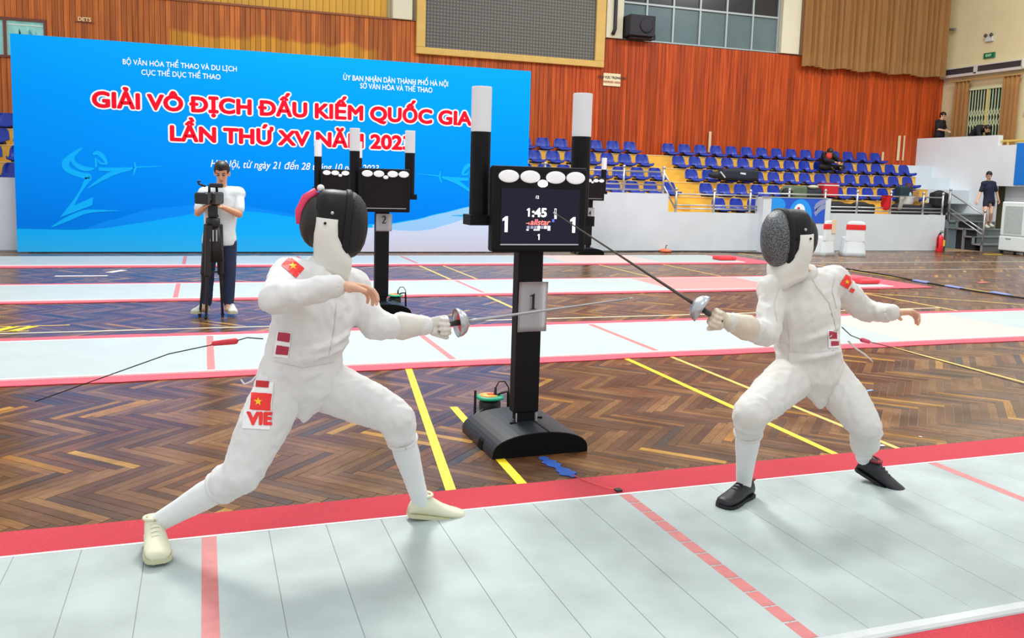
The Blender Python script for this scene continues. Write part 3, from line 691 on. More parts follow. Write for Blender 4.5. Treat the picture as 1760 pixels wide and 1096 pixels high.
def seat_mesh():
    prof = [(-.245, -.035, .185), (-.25, .0, .20), (-.225, .022, .205), (-.14, .012, .205), (-.02, .006, .205), (.06, .012, .205), (.105, .045, .205), (.125, .10, .20), (.14, .17, .195), (.155, .235, .18), (.163, .275, .15), (.167, .293, .115)]
    bm = B(); R = []
    for i, (y, z, w) in enumerate(prof):
        row = []
        for j in range(9):
            u = -1+j/4; x = w*u; edge = abs(u)**3
            dz = .035*edge if i < 7 else 0; dy = -.05*edge if i >= 6 else 0
            row.append(bm.verts.new((x, y+dy, z+dz)))
        R.append(row)
    for i in range(len(R)-1):
        for j in range(8): bm.faces.new((R[i][j], R[i][j+1], R[i+1][j+1], R[i+1][j]))
    bmesh.ops.recalc_face_normals(bm, faces=bm.faces[:]); bmesh.ops.solidify(bm, geom=bm.faces[:], thickness=.010)
    bmesh.ops.recalc_face_normals(bm, faces=bm.faces[:])
    me = bpy.data.meshes.new('shell'); bm.to_mesh(me); bm.free(); me.materials.append(M_SEAT)
    for p in me.polygons: p.use_smooth = True
    return me
SM = seat_mesh(); bb_ = boxm(-.13, .13, -.14, .1, -.052, .004); SBM = bpy.data.meshes.new('bracket'); bb_.normal_update(); bb_.to_mesh(SBM); bb_.free(); SBM.materials.append(M_SEATB)
ROWN = ['lowest', 'second lowest', 'middle', 'second highest', 'top']
NTH = ['first', 'second', 'third', 'fourth', 'fifth', 'sixth', 'seventh', 'eighth', 'ninth', 'tenth', 'eleventh', 'twelfth', 'thirteenth', 'fourteenth', 'fifteenth', 'sixteenth']
def seat(x, k, label, grp):
    t = thing('stadium_seat', label, 'seat', (x, 14.98+.75*k, .93+.36*k+.055), random.uniform(-.02, .02), grp)
    link(bpy.data.objects.new('shell', SM), t); link(bpy.data.objects.new('bracket', SBM), t)
starts = {0: 9.92, 1: 10.0, 2: 10.0, 3: 10.02, 4: 10.11}; counts = {0: 5, 1: 14, 2: 15, 3: 16, 4: 15}
for k in range(5):
    for i in range(counts[k]):
        seat(starts[k]+.515*i+.19, k, 'blue plastic seat, %s row of the stand, %s to the right of the aisle' % (ROWN[k], NTH[i]), 'stadium seats right of the aisle')
    if k > 0:
        for i in range(10):
            x = 8.91-.515*i+.19
            if k == 1 and i > 5: continue
            seat(x, k, 'blue plastic seat, %s row of the stand, %s to the left of the aisle' % (ROWN[k], NTH[i]), 'stadium seats left of the aisle')
        for i in range(3):
            seat(-5.55-.515*i, k, 'blue plastic seat left of the backdrop, %s row, %s from the backdrop' % (ROWN[k], NTH[i]), 'stadium seats left of the backdrop')
# ------------------------------------------------------------------ railings
M_CHR = mat('chrome', '#b9bdc1', .36, .75)
def post(parent, x, y, z0, z1, r=.028, knob=True):
    bm = B(); tube(bm, [(x, y, z0), (x, y, z1)], r, 10)
    if knob: ball(bm, (x, y, z1+.035), .042, n=10, h=6)
    obj('post', bm, M_CHR, parent, smooth=True)
def rail(parent, a, b, r=.018):
    bm = B(); tube(bm, [a, b], r, 8); obj('rail', bm, M_CHR, parent, smooth=True)
r1 = thing('handrail', 'chrome railing on the taller grey wall left of the aisle', 'railing', (0, 14.47, 0))
for x in (4.2, 5.2, 6.15, 7.16, 8.2): post(r1, x, 0, 1.36, 1.93)
for z in (1.86, 1.56, 1.44): rail(r1, (3.6, 0, z), (8.2, 0, z))
rail(r1, (8.2, 0, 1.86), (8.56, 0, 1.34), .022); rail(r1, (8.2, 0, 1.56), (8.56, 0, 1.0), .022)
r2 = thing('handrail', 'chrome railing on the low grey wall below the aisle', 'railing', (0, 14.47, 0))
for x in (8.56, 9.6, 10.62): post(r2, x, 0, .93, 1.44)
for z in (1.36, 1.10, 1.02): rail(r2, (8.56, 0, z), (10.83, 0, z))
r3 = thing('handrail', 'chrome railing hung with red and white clothes at the right of the stand', 'railing', (0, 14.47, 0))
for x in (11.75, 12.84, 13.84, 14.92, 16.0, 16.66): post(r3, x, 0, .97 if x > 12.83 else 1.34, 1.50)
for z in (1.43, 1.13, 1.04): rail(r3, (12.84, 0, z), (16.66, 0, z))
rail(r3, (10.83, 0, 1.43), (12.84, 0, 1.43))
# ------------------------------------------------------------------ stairs at the right
st = thing('metal_stairs', 'grey steel stairs climbing beside the white corner wall', 'stairs', (18.1, 14.4, 0))
M_ST = mat('stair_grey', '#67706f', .5, vary=.12, vscale=4); M_STF = mat('stair_frame', '#8c8c92', .45)
for i in range(5):
    y = .3*i; z = .195*(i+1)
    obj('riser', boxm(0, 1.4, y, y+.02, z-.195, z-.03), M_ST, st); obj('tread', boxm(-.02, 1.4, y-.02, y+.32 if i < 4 else 1.95, z-.03, z), mat('tread_grey', '#858d8b', .5), st)
    bm = B(); box(bm, -.03, 0, y-.02, y+.03, z-.22, z); box(bm, -.03, 0, y, y+.3, z-.04, z); obj('stringer', bm, M_STF, st)
for y in (.62, 1.2): obj('leg', boxm(-.03, .03, y, y+.05, 0, .195*(int(y/.3)+1)-.03), M_STF, st)
obj('side_sheet', boxm(.03, .05, .95, 1.7, 0, .8), mat('sheet_blue', '#7f9aa8', .6), st)
obj('cross_bar', boxm(-.025, .01, .3, 1.9, .56, .6), M_STF, st); obj('shade_panel', boxm(.06, .1, .3, 1.9, 0, .78), mat('shade_dark', '#2b2c30', .9), st)  # dark panel stands in for the shade under the stairs
obj('wall_stile', boxm(-1.38, -1.30, .0, .12, 0, .62), mat('stile_dark', '#33424a', .5), st)
r4 = thing('handrail', 'sloping chrome handrail on the grey steel stairs', 'railing', (18.12, 14.4, 0))
post(r4, 0, .02, .195, 1.06, .024, True); post(r4, 0, 1.25, .975, 1.62)
for dz in (0, -.42, -.53): rail(r4, (0, .02, .98+dz), (0, 1.25, 1.50+dz+.05), .02)
# wait-high landing behind the stairs
structure(obj('floor_landing', boxm(16.74, 19.5, 15.95, 17.0, .85, .955), M_WHITE))
# ------------------------------------------------------------------ scoring machine stands
M_BLK = mat('casing_black', '#0d0c10', .55, spec=.2); M_BLK2 = mat('casing_black_front', '#08080a', .7, spec=.15); M_BASE = mat('base_charcoal', '#22282e', .4, vary=.06, spec=.35)
M_GLS = mat('screen_off', '#150d13', .4, spec=.2); M_SCRON = mat('screen_on', '#15141f', .4, emit='#242238', estr=.4, spec=.15)
M_LMP = mat('lamp_white', '#f2f2f4', .35, emit='#ffffff', estr=.10); M_LIT = mat('lamp_lit', '#ffffff', .3, emit='#efe6ff', estr=5.0)
M_TUBE = mat('tower_white', '#d9dade', .4, emit='#ffffff', estr=.05); M_PAP = mat('paper_white', '#dcdde0', .8); M_INK = mat('ink_black', '#15151a', .7)
M_SILV = mat('strip_silver', '#b9bcc4', .3, .4); M_GLOW = mat('digit_glow', '#ffffff', .4, emit='#ffffff', estr=1.0); M_GLOWR = mat('logo_glow_red', '#f08078', .4, emit='#ff7f78', estr=.9); M_GLOWG = mat('icon_glow_grey', '#8d90a8', .4, emit='#9a9cb4', estr=.5)
ONE_SANS = [(-.10, .52), (-.10, .62), (.06, .74), (.17, .74), (.17, 0), (.02, 0), (.02, .56)]
ONE_SERIF = [(-.17, .60), (-.17, .635), (.05, .74), (.07, .74), (.07, .08), (.10, .035), (.18, .03), (.18, 0), (-.16, 0), (-.16, .03), (-.08, .035), (-.05, .08), (-.05, .58), (-.08, .62)]
TWO_SERIF = [(-.2, 0), (.18, 0), (.23, .16), (.20, .16), (.15, .09), (-.08, .09), (.10, .30), (.17, .42), (.19, .54), (.16, .66), (.08, .73), (-.02, .74), (-.12, .70), (-.18, .61), (-.2, .54), (-.17, .54), (-.12, .62), (-.04, .65), (.04, .61), (.07, .52), (.04, .41), (-.04, .28)]
FOUR = [(.02, 0), (.13, 0), (.13, .18), (.22, .18), (.22, .27), (.13, .27), (.13, .74), (.03, .74), (-.24, .25), (-.24, .18), (.02, .18)]
THREE = TWO_SERIF
def glyph(poly, size, y=0.0, cx=0.0, z=0.0):
    return poly_mesh([[(cx+a*size, z+b*size) for a, b in poly]], y)
def oval(cx, cz, rx, rz, y0, y1, n=24):
    bm = B(); lathe(bm, [(1, 0), (1, .6), (.92, .9), (.6, 1.0), (.1, 1.04)], n)
    for v in bm.verts: v.co = V((cx+v.co.x*rx, y0+(y1-y0)*v.co.z, cz+v.co.y*rz))
    bmesh.ops.recalc_face_normals(bm, faces=bm.faces[:]); return bm
def scoreboard(x, y, rz, label, num, on=False, paper=None):
    t = thing('scoring_machine', label, 'scoreboard', (x, y, .002), rz, 'scoring machine stands')
    arch = [(-.30, 0)]+[(-.30*math.cos(math.pi*i/20), .022+.115*math.sin(math.pi*i/20)**.85) for i in range(21)]+[(.30, 0)]
    bm = B(); prism(bm, arch, -.29, .29); b = obj('base', bm, M_BASE, t)
    bm = B(); prism(bm, [(p[0]*.985, p[1]*.96) for p in arch], -.294, -.2905); obj('front_plate', bm, M_BLK2, b)
    obj('panel_joint', boxm(.045, .051, -.29, -.05, .13, .1385), M_BLK2, b)
    for sx, sy in ((-.09, -.06), (.11, .02)): obj('slot', boxm(sx-.02, sx+.02, sy-.006, sy+.006, .10, .139), M_BLK2, b)
    bm = B(); prism(bm, [(-.305, .0), (-.30, .05), (-.255, .088), (-.245, .08), (-.27, .0)], -.11, -.04); obj('hand_slot', bm, M_BLK2, b)
    obj('neck', boxm(-.055, .055, -.045, .045, .10, .2), M_BLK, t); obj('pole', boxm(-.08, .08, -.05, .05, .185, 1.25, .012, 2), M_BLK, t)
    for s in (-1, 1): obj('clip', boxm(s*.066-.004, s*.066+.004, -.05, -.046, .13, .19), M_SILV, t)
    hd = obj('display_case', boxm(-.293, .293, -.17, -.085, 1.178, 1.668, .016, 3), M_BLK, t)
    obj('mount', boxm(-.1, .1, -.09, .04, 1.18, 1.5), M_BLK, t)
    obj('screen', boxm(-.245, .245, -.1725, -.165, 1.225, 1.545), M_SCRON if on else M_GLS, hd)
    obj('bottom_strip', boxm(-.245, .245, -.1745, -.17, 1.219, 1.2265), M_SILV, hd)
    obj('top_edge', boxm(-.28, .28, -.165, -.09, 1.667, 1.671), mat('edge_grey', '#5d6270', .4), hd)
    for lx, rx, rzz in ((-.204, .062, .036), (-.073, .061, .036), (.086, .061, .036), (.213, .06, .036)): obj('hit_lamp', oval(lx, 1.612, rx, rzz, -.17, -.178), M_LMP, hd, smooth=True)
    obj('signal_lamp', oval(.006, 1.575, .03, .021, -.17, -.180), M_LIT if on else M_LMP, hd, smooth=True)
    for s in (-1, 1):
        c = B(); lathe(c, [(.056, 1.34), (.058, 1.36), (.058, 1.862)], 20, (s*.32, 0, 0)); col = obj('light_tower', c, M_BLK, t, smooth=False)
        c = B(); lathe(c, [(.0575, 1.862), (.0585, 1.875), (.0585, 2.11), (.056, 2.118)], 24, (s*.32, 0, 0)); obj('tower_lamp', c, M_TUBE, col)
        obj('tower_foot', boxm(s*.32-.075, s*.32+.075, -.07, .07, 1.325, 1.385), M_BLK, col); obj('arm', boxm(min(s*.08, s*.3), max(s*.08, s*.3), -.03, .03, 1.345, 1.375), M_BLK, t)
    if paper:
        z0, z1, gl, gs_, rot = paper; bm = B(); n = 8; R = []
        for j in range(9):
            tt = j/8; row = []
            for i in range(n+1):
                u = -1+2*i/n; row.append(bm.verts.new((.012+.093*u+.004*tt, -.0525-.012*u*u*(.3+tt*.4)-.006*(1-tt)**2+.0, z0+(z1-z0)*tt)))
            R.append(row)
        for j in range(8):
            for i in range(n): bm.faces.new((R[j][i], R[j][i+1], R[j+1][i+1], R[j+1][i]))
        bmesh.ops.solidify(bm, geom=bm.faces[:], thickness=.001)
        pp = obj('number_sheet', bm, M_PAP, t, smooth=True); zc = z0+(z1-z0)*.45
        obj('number', glyph(gl, gs_, -.0675, .012, zc), M_INK, pp)
    return t, hd
s1, hd1 = scoreboard(-.17, 1.03, .02, 'black scoring machine stand with a lit screen and number one sheet, between the fencers', 1, True, (.69, .99, ONE_SERIF, .13, 0))
s2, _ = scoreboard(-.06, 6.2, .0, 'black scoring machine stand with a number two sheet, behind the left fencer', 2, False, (.955, 1.155, TWO_SERIF, .12, 0))
s3, _ = scoreboard(.025, 10.3, .0, 'black scoring machine stand farthest behind the left fencer, before the backdrop', 3, False, None)
s4, _ = scoreboard(6.03, 13.86, -.1, 'black scoring machine stand by the far grey wall, half hidden by the nearest one', 4, False, (.72, 1.02, FOUR, .13, 0))
# what the lit screen shows (flat, on the glass)
def scr_pt(px, py):
    p = at(px, py, Y=.857); q = Matrix.Rotation(-.02, 3, 'Z') @ (p-V((-.17, 1.03, .002))); return q.x, q.z
YS = -.1735
def put(bm, m, name, off=0): obj(name, bm, m, hd1, loc=(0, YS-off, 0))
def ztext(s, px, py, h_px, m, name, shear=0.0, bold=.03, wfit=None):
    x, z = scr_pt(px, py); x2, z2 = scr_pt(px, py-h_px); size = (z2-z)/.70; bm = text_mesh(s, size, bold*size, shear, 'LEFT')
    xs = [v.co.x for v in bm.verts]; k = 1.0
    if wfit: k = (scr_pt(px+wfit, py)[0]-x)/(max(xs)-min(xs))
    m0 = min(xs)
    for v in bm.verts: v.co.x = (v.co.x-m0)*k+x; v.co.z += z
    put(bm, m, name)
def zone(px, py, h_px, name):
    x, z = scr_pt(px, py); z2 = scr_pt(px, py-h_px)[1]; put(glyph(ONE_SANS, (z2-z)/.74, 0, x, z), M_GLOW, name)
zone(866, 398.5, 27, 'score_digit'); zone(983, 400, 27, 'score_digit'); zone(925, 412, 10, 'period_digit')
zone(907, 372, 14.5, 'clock_digit'); ztext(":45", 914, 372, 14.5, M_GLOW, 'clock_digits', 0, .035, 25.5)
ztext("12", 921, 341, 5, M_GLOW, 'small_digits', 0, .008); ztext("allstar", 911, 386, 9.5, M_GLOWR, 'maker_logo', .22, .018, 35)
def zrect(x0, y0, x1, y1, m, name):
    a = scr_pt(x0, y0); b = scr_pt(x1, y1); put(poly_mesh([[(a[0], a[1]), (b[0], a[1]), (b[0], b[1]), (a[0], b[1])]]), m, name)
zrect(904, 384.2, 910, 383, M_GLOWR, 'maker_logo_sword'); zrect(908.5, 386.5, 909.7, 381.5, M_GLOWR, 'maker_logo_sword')
for i, (x, g) in enumerate(((905, 0), (911.5, 0), (917.5, 0), (923.5, 1), (929.5, 0), (935, 1), (941, 1))): zrect(x, 393, x+5, 388, M_GLOW if g else M_GLOWG, 'screen_icon')
for x0, x1 in ((904.5, 908.5), (917, 920.5), (921, 927.5), (941, 946)): zrect(x0, 396, x1, 393.8, M_GLOW, 'screen_icon')
zrect(949, 381.5, 953, 376.5, mat('icon_blue', '#4868c8', .4, emit='#4d70e0', estr=.6), 'screen_icon')
for a in ((953, 372, 954, 358.5), (955.6, 372, 956.6, 358.5), (953, 359.3, 956.6, 358.5), (953, 376, 957, 370)): zrect(*a, M_GLOW, 'card_icon')
# ------------------------------------------------------------------ cable reel by the first stand
rl = thing('cable_reel', 'green and orange cable reel on a black frame behind the stand base', 'cable reel', (-.235, 1.50, .002))
M_RG = mat('reel_green', '#14a884', .45); M_RO = mat('reel_orange', '#f2a43a', .45); M_RB = mat('reel_black', '#16161a', .5)
bm = B(); lathe(bm, [(.02, .02), (.085, .02), (.088, .035), (.05, .04)], 24); obj('lower_flange', bm, M_RG, rl, True)
bm = B(); lathe(bm, [(.055, .04), (.07, .06), (.072, .13), (.055, .15)], 20); obj('wound_cable', bm, M_RB, rl, True)
bm = B(); lathe(bm, [(.05, .15), (.092, .155), (.092, .168), (.07, .175), (.02, .176)], 28); fl_ = obj('upper_flange', bm, M_RG, rl, True)
bm = B(); lathe(bm, [(.062, .172), (.06, .18), (.02, .182)], 24, (-.01, -.005, 0)); obj('socket_plate', bm, M_RO, fl_, True)
obj('socket', boxm(-.02, .03, -.02, .01, .18, .186), mat('socket_red', '#c8502a', .5), fl_)
bm = B(); tube(bm, [(-.105, -.01, 0), (-.105, -.01, .215)], .009, 8); obj('frame_leg', bm, M_RB, rl)
bm = B(); tube(bm, [(.02, -.03, .17), (.07, -.02, .19), (.125, 0, .192), (.13, .0, .0)], .009, 8); obj('frame_handle', bm, M_RB, rl, True)
bm = B(); tube(bm, [(.03, -.02, .18), (.035, -.01, .225), (.06, 0, .262), (.10, .0, .262), (.128, 0, .22), (.135, 0, .16), (.14, .0, .02)], .005, 8); obj('plug_cable', bm, M_RB, rl, True)
bm = B(); capsule(bm, (.03, -.02, .175), (.034, -.012, .225), .011, .008, 8); obj('plug', bm, M_RB, rl, True)
bm = B(); tube(bm, [(-.06, -.05, .1), (-.13, -.06, .06), (-.15, -.08, .005), (-.1, -.1, .004)], .003, 6); obj('loose_wire', bm, mat('wire_grey', '#8d9494', .5), rl, True)
rl2 = thing('cable_reel', 'small green and orange cable reel beside the second stand', 'cable reel', (.16, 6.45, .002))
for ch in rl.children: copy_tree(ch, rl2)
tp = B(); pts = []
for i in range(13):
    tt = i/12; y = .70-.37*tt; x = -.175+.05*tt; wv = (.03+.012*math.sin(i*2.7)+.01*math.sin(i*5.1)) if 0 < i < 12 else .012
    pts.append((tp.verts.new((x-wv-.01*random.random(), y, .0035)), tp.verts.new((x+wv+.012*random.random(), y+.01, .0045))))
for a, b in zip(pts, pts[1:]): tp.faces.new((a[0], b[0], b[1], a[1]))
bmesh.ops.solidify(tp, geom=tp.faces[:], thickness=.0015); bmesh.ops.recalc_face_normals(tp, faces=tp.faces[:])
tag(obj('floor_tape', tp, mat('tape_blue', '#4a7fe0', .5, vary=.15, vscale=30)), 'torn blue tape stuck on the floor in front of the nearest stand', 'tape')
wr = thing('piste_wire', 'thin red wire with a black clip at the edge of the nearest piste', 'wire', (0, 0, 0))
bm = B(); tube(bm, [(-.13, .345, .012), (-.11, .25, .014), (-.07, .16, .016), (-.04, .09, .018), (-.02, .05, .024)], .0025, 6); obj('wire', bm, mat('wire_red', '#e0564a', .5), wr, True)
bm = B(); box(bm, -.03, .005, .012, .05, .0205, .034, .005, 2); obj('clip', bm, M_RB, wr)
# ------------------------------------------------------------------ covered chairs
M_CLO = mat('cover_white', '#dfe6e8', .85, vary=.03, sheen=.2); M_SASH = mat('sash_red', '#e8262c', .7)
def covered_chair(x, y, rz, label, sash=True):
    t = thing('covered_chair', label, 'chair', (x, y, .002), rz, 'white covered chairs by the stand wall')
    # local: back of chair faces -y
    bm = B(); n = 40; R = []
    for j, (z, hw, y0, y1, am) in enumerate(((.0, .27, -.27, .27, .020), (.1, .255, -.255, .255, .016), (.25, .24, -.24, .24, .010), (.40, .226, -.232, .225, .004), (.45, .222, -.23, .215, .001))):
        row = []
        for i in range(n):
            a = 2*math.pi*i/n; c, s = math.cos(a), math.sin(a); e = .35
            x_ = math.copysign(abs(c)**e, c)*hw; yy = math.copysign(abs(s)**e, s); yy = (y0+y1)/2+yy*(y1-y0)/2; k = am*math.sin(i*2.6)
            row.append(bm.verts.new((x_*(1+k/hw), yy+k*.6*s, z)))
        R.append(row)
    for j in range(4):
        for i in range(n): bm.faces.new((R[j][i], R[j][(i+1) % n], R[j+1][(i+1) % n], R[j+1][i]))
    bm.faces.new(R[-1]); bm.faces.new(R[0][::-1]); obj('skirt', bm, M_CLO, t, smooth=True)
    def slab(secs, n=28):
        bm = B(); R = []
        for z, hw, yc, d in secs:
            R.append([bm.verts.new((math.copysign(abs(math.cos(2*math.pi*i/n))**.4, math.cos(2*math.pi*i/n))*hw, yc+math.copysign(abs(math.sin(2*math.pi*i/n))**.6, math.sin(2*math.pi*i/n))*d, z)) for i in range(n)])
        for a_, b_ in zip(R, R[1:]):
            for i in range(n): bm.faces.new((a_[i], a_[(i+1) % n], b_[(i+1) % n], b_[i]))
        bm.faces.new(R[0][::-1]); bm.faces.new(R[-1]); return bm
    obj('back_cover', slab(((.36, .224, -.195, .042), (.45, .222, -.195, .042), (.6, .218, -.195, .04), (.74, .212, -.2, .036), (.79, .20, -.203, .033), (.82, .17, -.206, .026), (.835, .10, -.208, .014))), M_CLO, t)
    if sash:
        obj('sash', slab(((.63, .224, -.196, .044), (.69, .225, -.197, .046), (.755, .219, -.2, .042))), M_SASH, t)
    for sx in (-1, 1):
        for sy in (-1, 1):
            bm = B(); tube(bm, [(sx*.19, sy*.19, 0), (sx*.19, sy*.19, .42)], .012, 6); obj('leg', bm, M_RB, t)
    return t
covered_chair(12.72, 13.22, -.45, 'white covered chair with a red sash standing clear before the grey wall')
c2 = covered_chair(11.98, 13.45, .35, 'white covered chair with red sash half hidden behind the right fencer mask')
bm = B(); box(bm, .03, .215, -.25, -.235, .52, .86, .01); obj('draped_cloth', bm, mat('cloth_beige', '#e9cfb0', .85), c2)
# ------------------------------------------------------------------ fire extinguisher, air cooler, banner
fe = thing('fire_extinguisher', 'red fire extinguisher standing against the grey wall near the stairs', 'extinguisher', (16.42, 14.22, .002))
M_FE = mat('extinguisher_red', '#e0202a', .35)
bm = B(); lathe(bm, [(.085, 0), (.09, .02), (.09, .36), (.075, .41), (.035, .44), (.03, .46)], 20); obj('cylinder', bm, M_FE, fe, True)
obj('label_panel', boxm(.03, .088, -.09, -.04, .16, .32), mat('label_yellow', '#e8c83a', .5), fe)
bm = B(); lathe(bm, [(.02, .46), (.022, .5), (.01, .505)], 10); box(bm, -.015, .09, -.012, .012, .5, .525); box(bm, -.01, .10, -.012, .012, .545, .56); obj('valve_handle', bm, M_RB, fe)
bm = B(); tube(bm, [(-.02, 0, .49), (-.09, -.03, .47), (-.115, -.04, .36), (-.105, -.04, .12)], .012, 8); obj('hose', bm, M_RB, fe, True)
co = thing('air_cooler', 'white portable air cooler on castors at the right edge below the gallery', 'air cooler', (18.02, 12.95, .002))
M_COO = mat('cooler_white', '#e3eceb', .45)
obj('tank', boxm(0, .6, 0, .88, .09, .48, .03, 2), M_COO, co); obj('body', boxm(.0, .6, .02, .86, .485, 1.38, .03, 2), M_COO, co)
for i in range(22): obj('louvre', boxm(-.014, .002, .2, .74, .56+.033*i, .575+.033*i), mat('louvre_grey', '#b9c4c2', .5), co)
obj('handle', boxm(-.012, .004, .5, .66, .40, .418), M_STF, co)
for sx in (.06, .54):
    for sy in (.08, .8):
        bm = B(); tube(bm, [(sx-.02, sy, .045), (sx+.02, sy, .045)], .045, 12); obj('castor', bm, M_RB, co)
obj('chassis', boxm(.02, .58, .03, .85, .07, .092), M_RB, co)
hs_ = B(); pts = [(17.35+.28*math.cos(a)*(1+.1*math.sin(3*a)), 13.35+.16*math.sin(a), .012) for a in [i*2*math.pi/24 for i in range(23)]]; tube(hs_, pts, .01, 6)
tag(obj('yellow_hose', hs_, mat('hose_yellow', '#b59a34', .5), smooth=True), 'loop of yellow hose lying on the floor beside the air cooler', 'hose')
bn = thing('blue_banner', 'blue patterned banner with a white disc on the boxed-out grey wall', 'banner', (0, 14.215, 0))
def bn_pt(px, py): p = at(px, py, Y=14.21); return (p.x, p.z)
bx0, bz1 = bn_pt(1327.5, 339.5); bx1 = bn_pt(1419.5, 342)[0]; bz0 = .72
obj('sheet', boxm(bx0, bx1, -.006, 0, bz0, bz1), mat('banner_royal', '#1c55c8', .5), bn)
obj('hanging_rail', boxm(bx0-.3, bx1+.06, -.012, .004, bz1, bz1+.025), M_CHR, bn)
def clip_poly(p): return [(min(max(a, bx0), bx1), min(max(b, bz0), bz1)) for a, b in p]
def disc(px, py, rx, rz, m, off, n=30, a0=0, a1=2*math.pi):
    c = bn_pt(px, py); e = bn_pt(px+rx, py); r = e[0]-c[0]; r2 = c[1]-bn_pt(px, py+rz)[1]
    p = [(c[0]+r*math.cos(a0+(a1-a0)*i/n), c[1]+r2*math.sin(a0+(a1-a0)*i/n)) for i in range(n)]
    obj('printed_shape', poly_mesh([clip_poly(p)], -.006-off), m, bn)
M_BA = mat('banner_azure', '#0f95ee', .5); M_BG = mat('banner_grey', '#8a93bd', .5)
disc(1375, 372, 20, 30, M_BA, .0010); disc(1332, 352, 18, 14, M_BA, .0010); disc(1374, 362, 9.5, 12, mat('banner_white', '#e8eef2', .5), .002); disc(1372.5, 358, 2.4, 2.4, mat('banner_red', '#c0304a', .5), .003)
for k in range(2):
    o = 9*k; p = [bn_pt(1399, 357+o), bn_pt(1402, 350+o), bn_pt(1410, 344+o), bn_pt(1419.4, 341.5+o), bn_pt(1419.4, 349+o), bn_pt(1411, 353+o), bn_pt(1405, 358+o), bn_pt(1402, 363+o)]
    obj('printed_shape', poly_mesh([clip_poly(p)], -.0085), M_BG, bn)
# ------------------------------------------------------------------ bags and clothes in the stand
def soft(name, label, cat, parts, m, voxel=.02, extra=None, group=None, sm=5):
    """parts: list of (centre, half sizes, rotz) boxes and balls melted into one soft shape"""
    bm = B(); cs = [V(p[1]) for p in parts]; c0 = sum(cs, V())/len(cs); zmin = min(p[1][2]-p[2][2] for p in parts); base = V((c0.x, c0.y, zmin))
    for kind, c, h, rz in parts:
        M = Matrix.Translation(V(c)-base) @ Matrix.Rotation(rz, 4, 'Z')
        if kind == 'b': box(bm, -h[0], h[0], -h[1], h[1], -h[2], h[2], min(h)*.35, 2, M)
        else: ball(bm, V(c)-base, h[0], h[1], h[2], Matrix.Rotation(rz, 3, 'Z'))
    me = remesh(bm, voxel, sm); t = thing(name, label, cat, base, 0, group); obj('body', me, m, t)
    for nm, b2, mm in (extra or []):
        bmesh.ops.translate(b2, verts=b2.verts[:], vec=-base); obj(nm, b2, mm, t)
    return t
M_NAV = mat('bag_navy', '#1a2130', .7, vary=.15); M_BK = mat('bag_black', '#15151b', .75, vary=.15); M_OLV = mat('bag_olive', '#56684e', .8, vary=.12); M_RDB = mat('bag_red', '#c8202e', .6)
M_RGA = mat('garment_red', '#e0262e', .8, vary=.12); M_WGA = mat('garment_white', '#d6dbdb', .85, vary=.06); M_TEAL = mat('pack_teal', '#14303a', .7); M_MAR = mat('pack_maroon', '#4a1a22', .7); M_CARD = mat('cardboard', '#b98a52', .8, vary=.08)
def q(px, py, Y): return tuple(at(px, py, Y=Y))
z3 = .93+.36*2
c = V(q(1262, 306, 16.20)); c.z = z3+.055+.03+.15
lb = text_mesh("X", .12, .006); bmesh.ops.translate(lb, verts=lb.verts[:], vec=(c.x+.1, 16.03, c.z-.02))
soft('fencing_bag', 'long dark navy fencing bag lying across the middle row seats', 'bag', [('b', (c.x+.12, 16.2, c.z), (.58, .14, .145), .02), ('e', (c.x-.52, 16.2, c.z-.03), (.28, .12, .10), 0), ('e', (c.x+.1, 16.2, c.z+.06), (.5, .13, .12), 0)], M_NAV, .025,
     [('strap', (lambda b: (tube(b, [(c.x-.52, 16.06, c.z+.06), (c.x-.38, 16.05, c.z-.09)], .02, 6), b)[1])(B()), M_WGA), ('bag_mark', poly_mesh([[(c.x+.08, c.z+.02), (c.x+.25, c.z+.0), (c.x+.25, c.z+.05), (c.x+.08, c.z+.06)]], 16.05), M_WGA)])
lb.free()
c = V(q(1368, 327, 15.5))
soft('duffel_bag', 'dark duffel bag with an olive side slumped on the second lowest row', 'bag', [('e', (c.x-.28, 15.5, c.z-.06), (.22, .16, .17), 0), ('b', (c.x+.05, 15.5, c.z-.05), (.22, .16, .17), .1)], M_OLV, .025)
c = V(q(1397, 329, 15.5)); soft('sports_bag', 'black sports bag with a pale cap on top beside the olive bag', 'bag', [('e', (c.x+.0, 15.5, c.z-.05), (.32, .17, .2), 0)], M_NAV, .025, [('cap', (lambda b: (ball(b, (c.x-.06, 15.42, c.z+.12), .16, .1, .05), b)[1])(B()), mat('cap_pale', '#b9bda2', .8))])
c = V(q(1350, 330, 15.42)); soft('rolled_bag', 'round black bag end with pale rim left of the olive bag', 'bag', [('e', (c.x, 15.35, c.z-.03), (.17, .12, .15), 0)], M_BK, .02)
c = V(q(1423, 325, 15.5))
t = thing('red_case', 'bright red hard case with a white band on the second lowest row', 'case', (c.x, 15.5, c.z-.2))
obj('shell', boxm(-.24, .24, -.15, .15, 0, .36, .03, 2), M_RDB, t); obj('band', boxm(-.243, .243, -.153, .153, .29, .32), M_WGA, t); obj('lid_edge', boxm(-.242, .242, -.152, .152, .335, .35), mat('case_dark_red', '#7c1830', .6), t)
for i, (x0, x1, lab) in enumerate(((1424, 1462, 'flat black fencing bag on the lowest row right of the banner'), (1466, 1500, 'black holdall behind the rail, left of the red garment'), (1537, 1580, 'black holdall low behind the hanging white garment'), (1584, 1622, 'long black bag on the lowest row near the rail end'))):
    a = V(q(x0, 360, 14.95)); b = V(q(x1, 360, 14.95)); soft('holdall', lab, 'bag', [('b', ((a.x+b.x)/2, 14.98, 1.075), ((b.x-a.x)/2, .16, .14), 0), ('e', (a.x+.25, 14.98, 1.17), (.3, .15, .1), 0)], M_BK, .03, group='black bags on the lowest row')
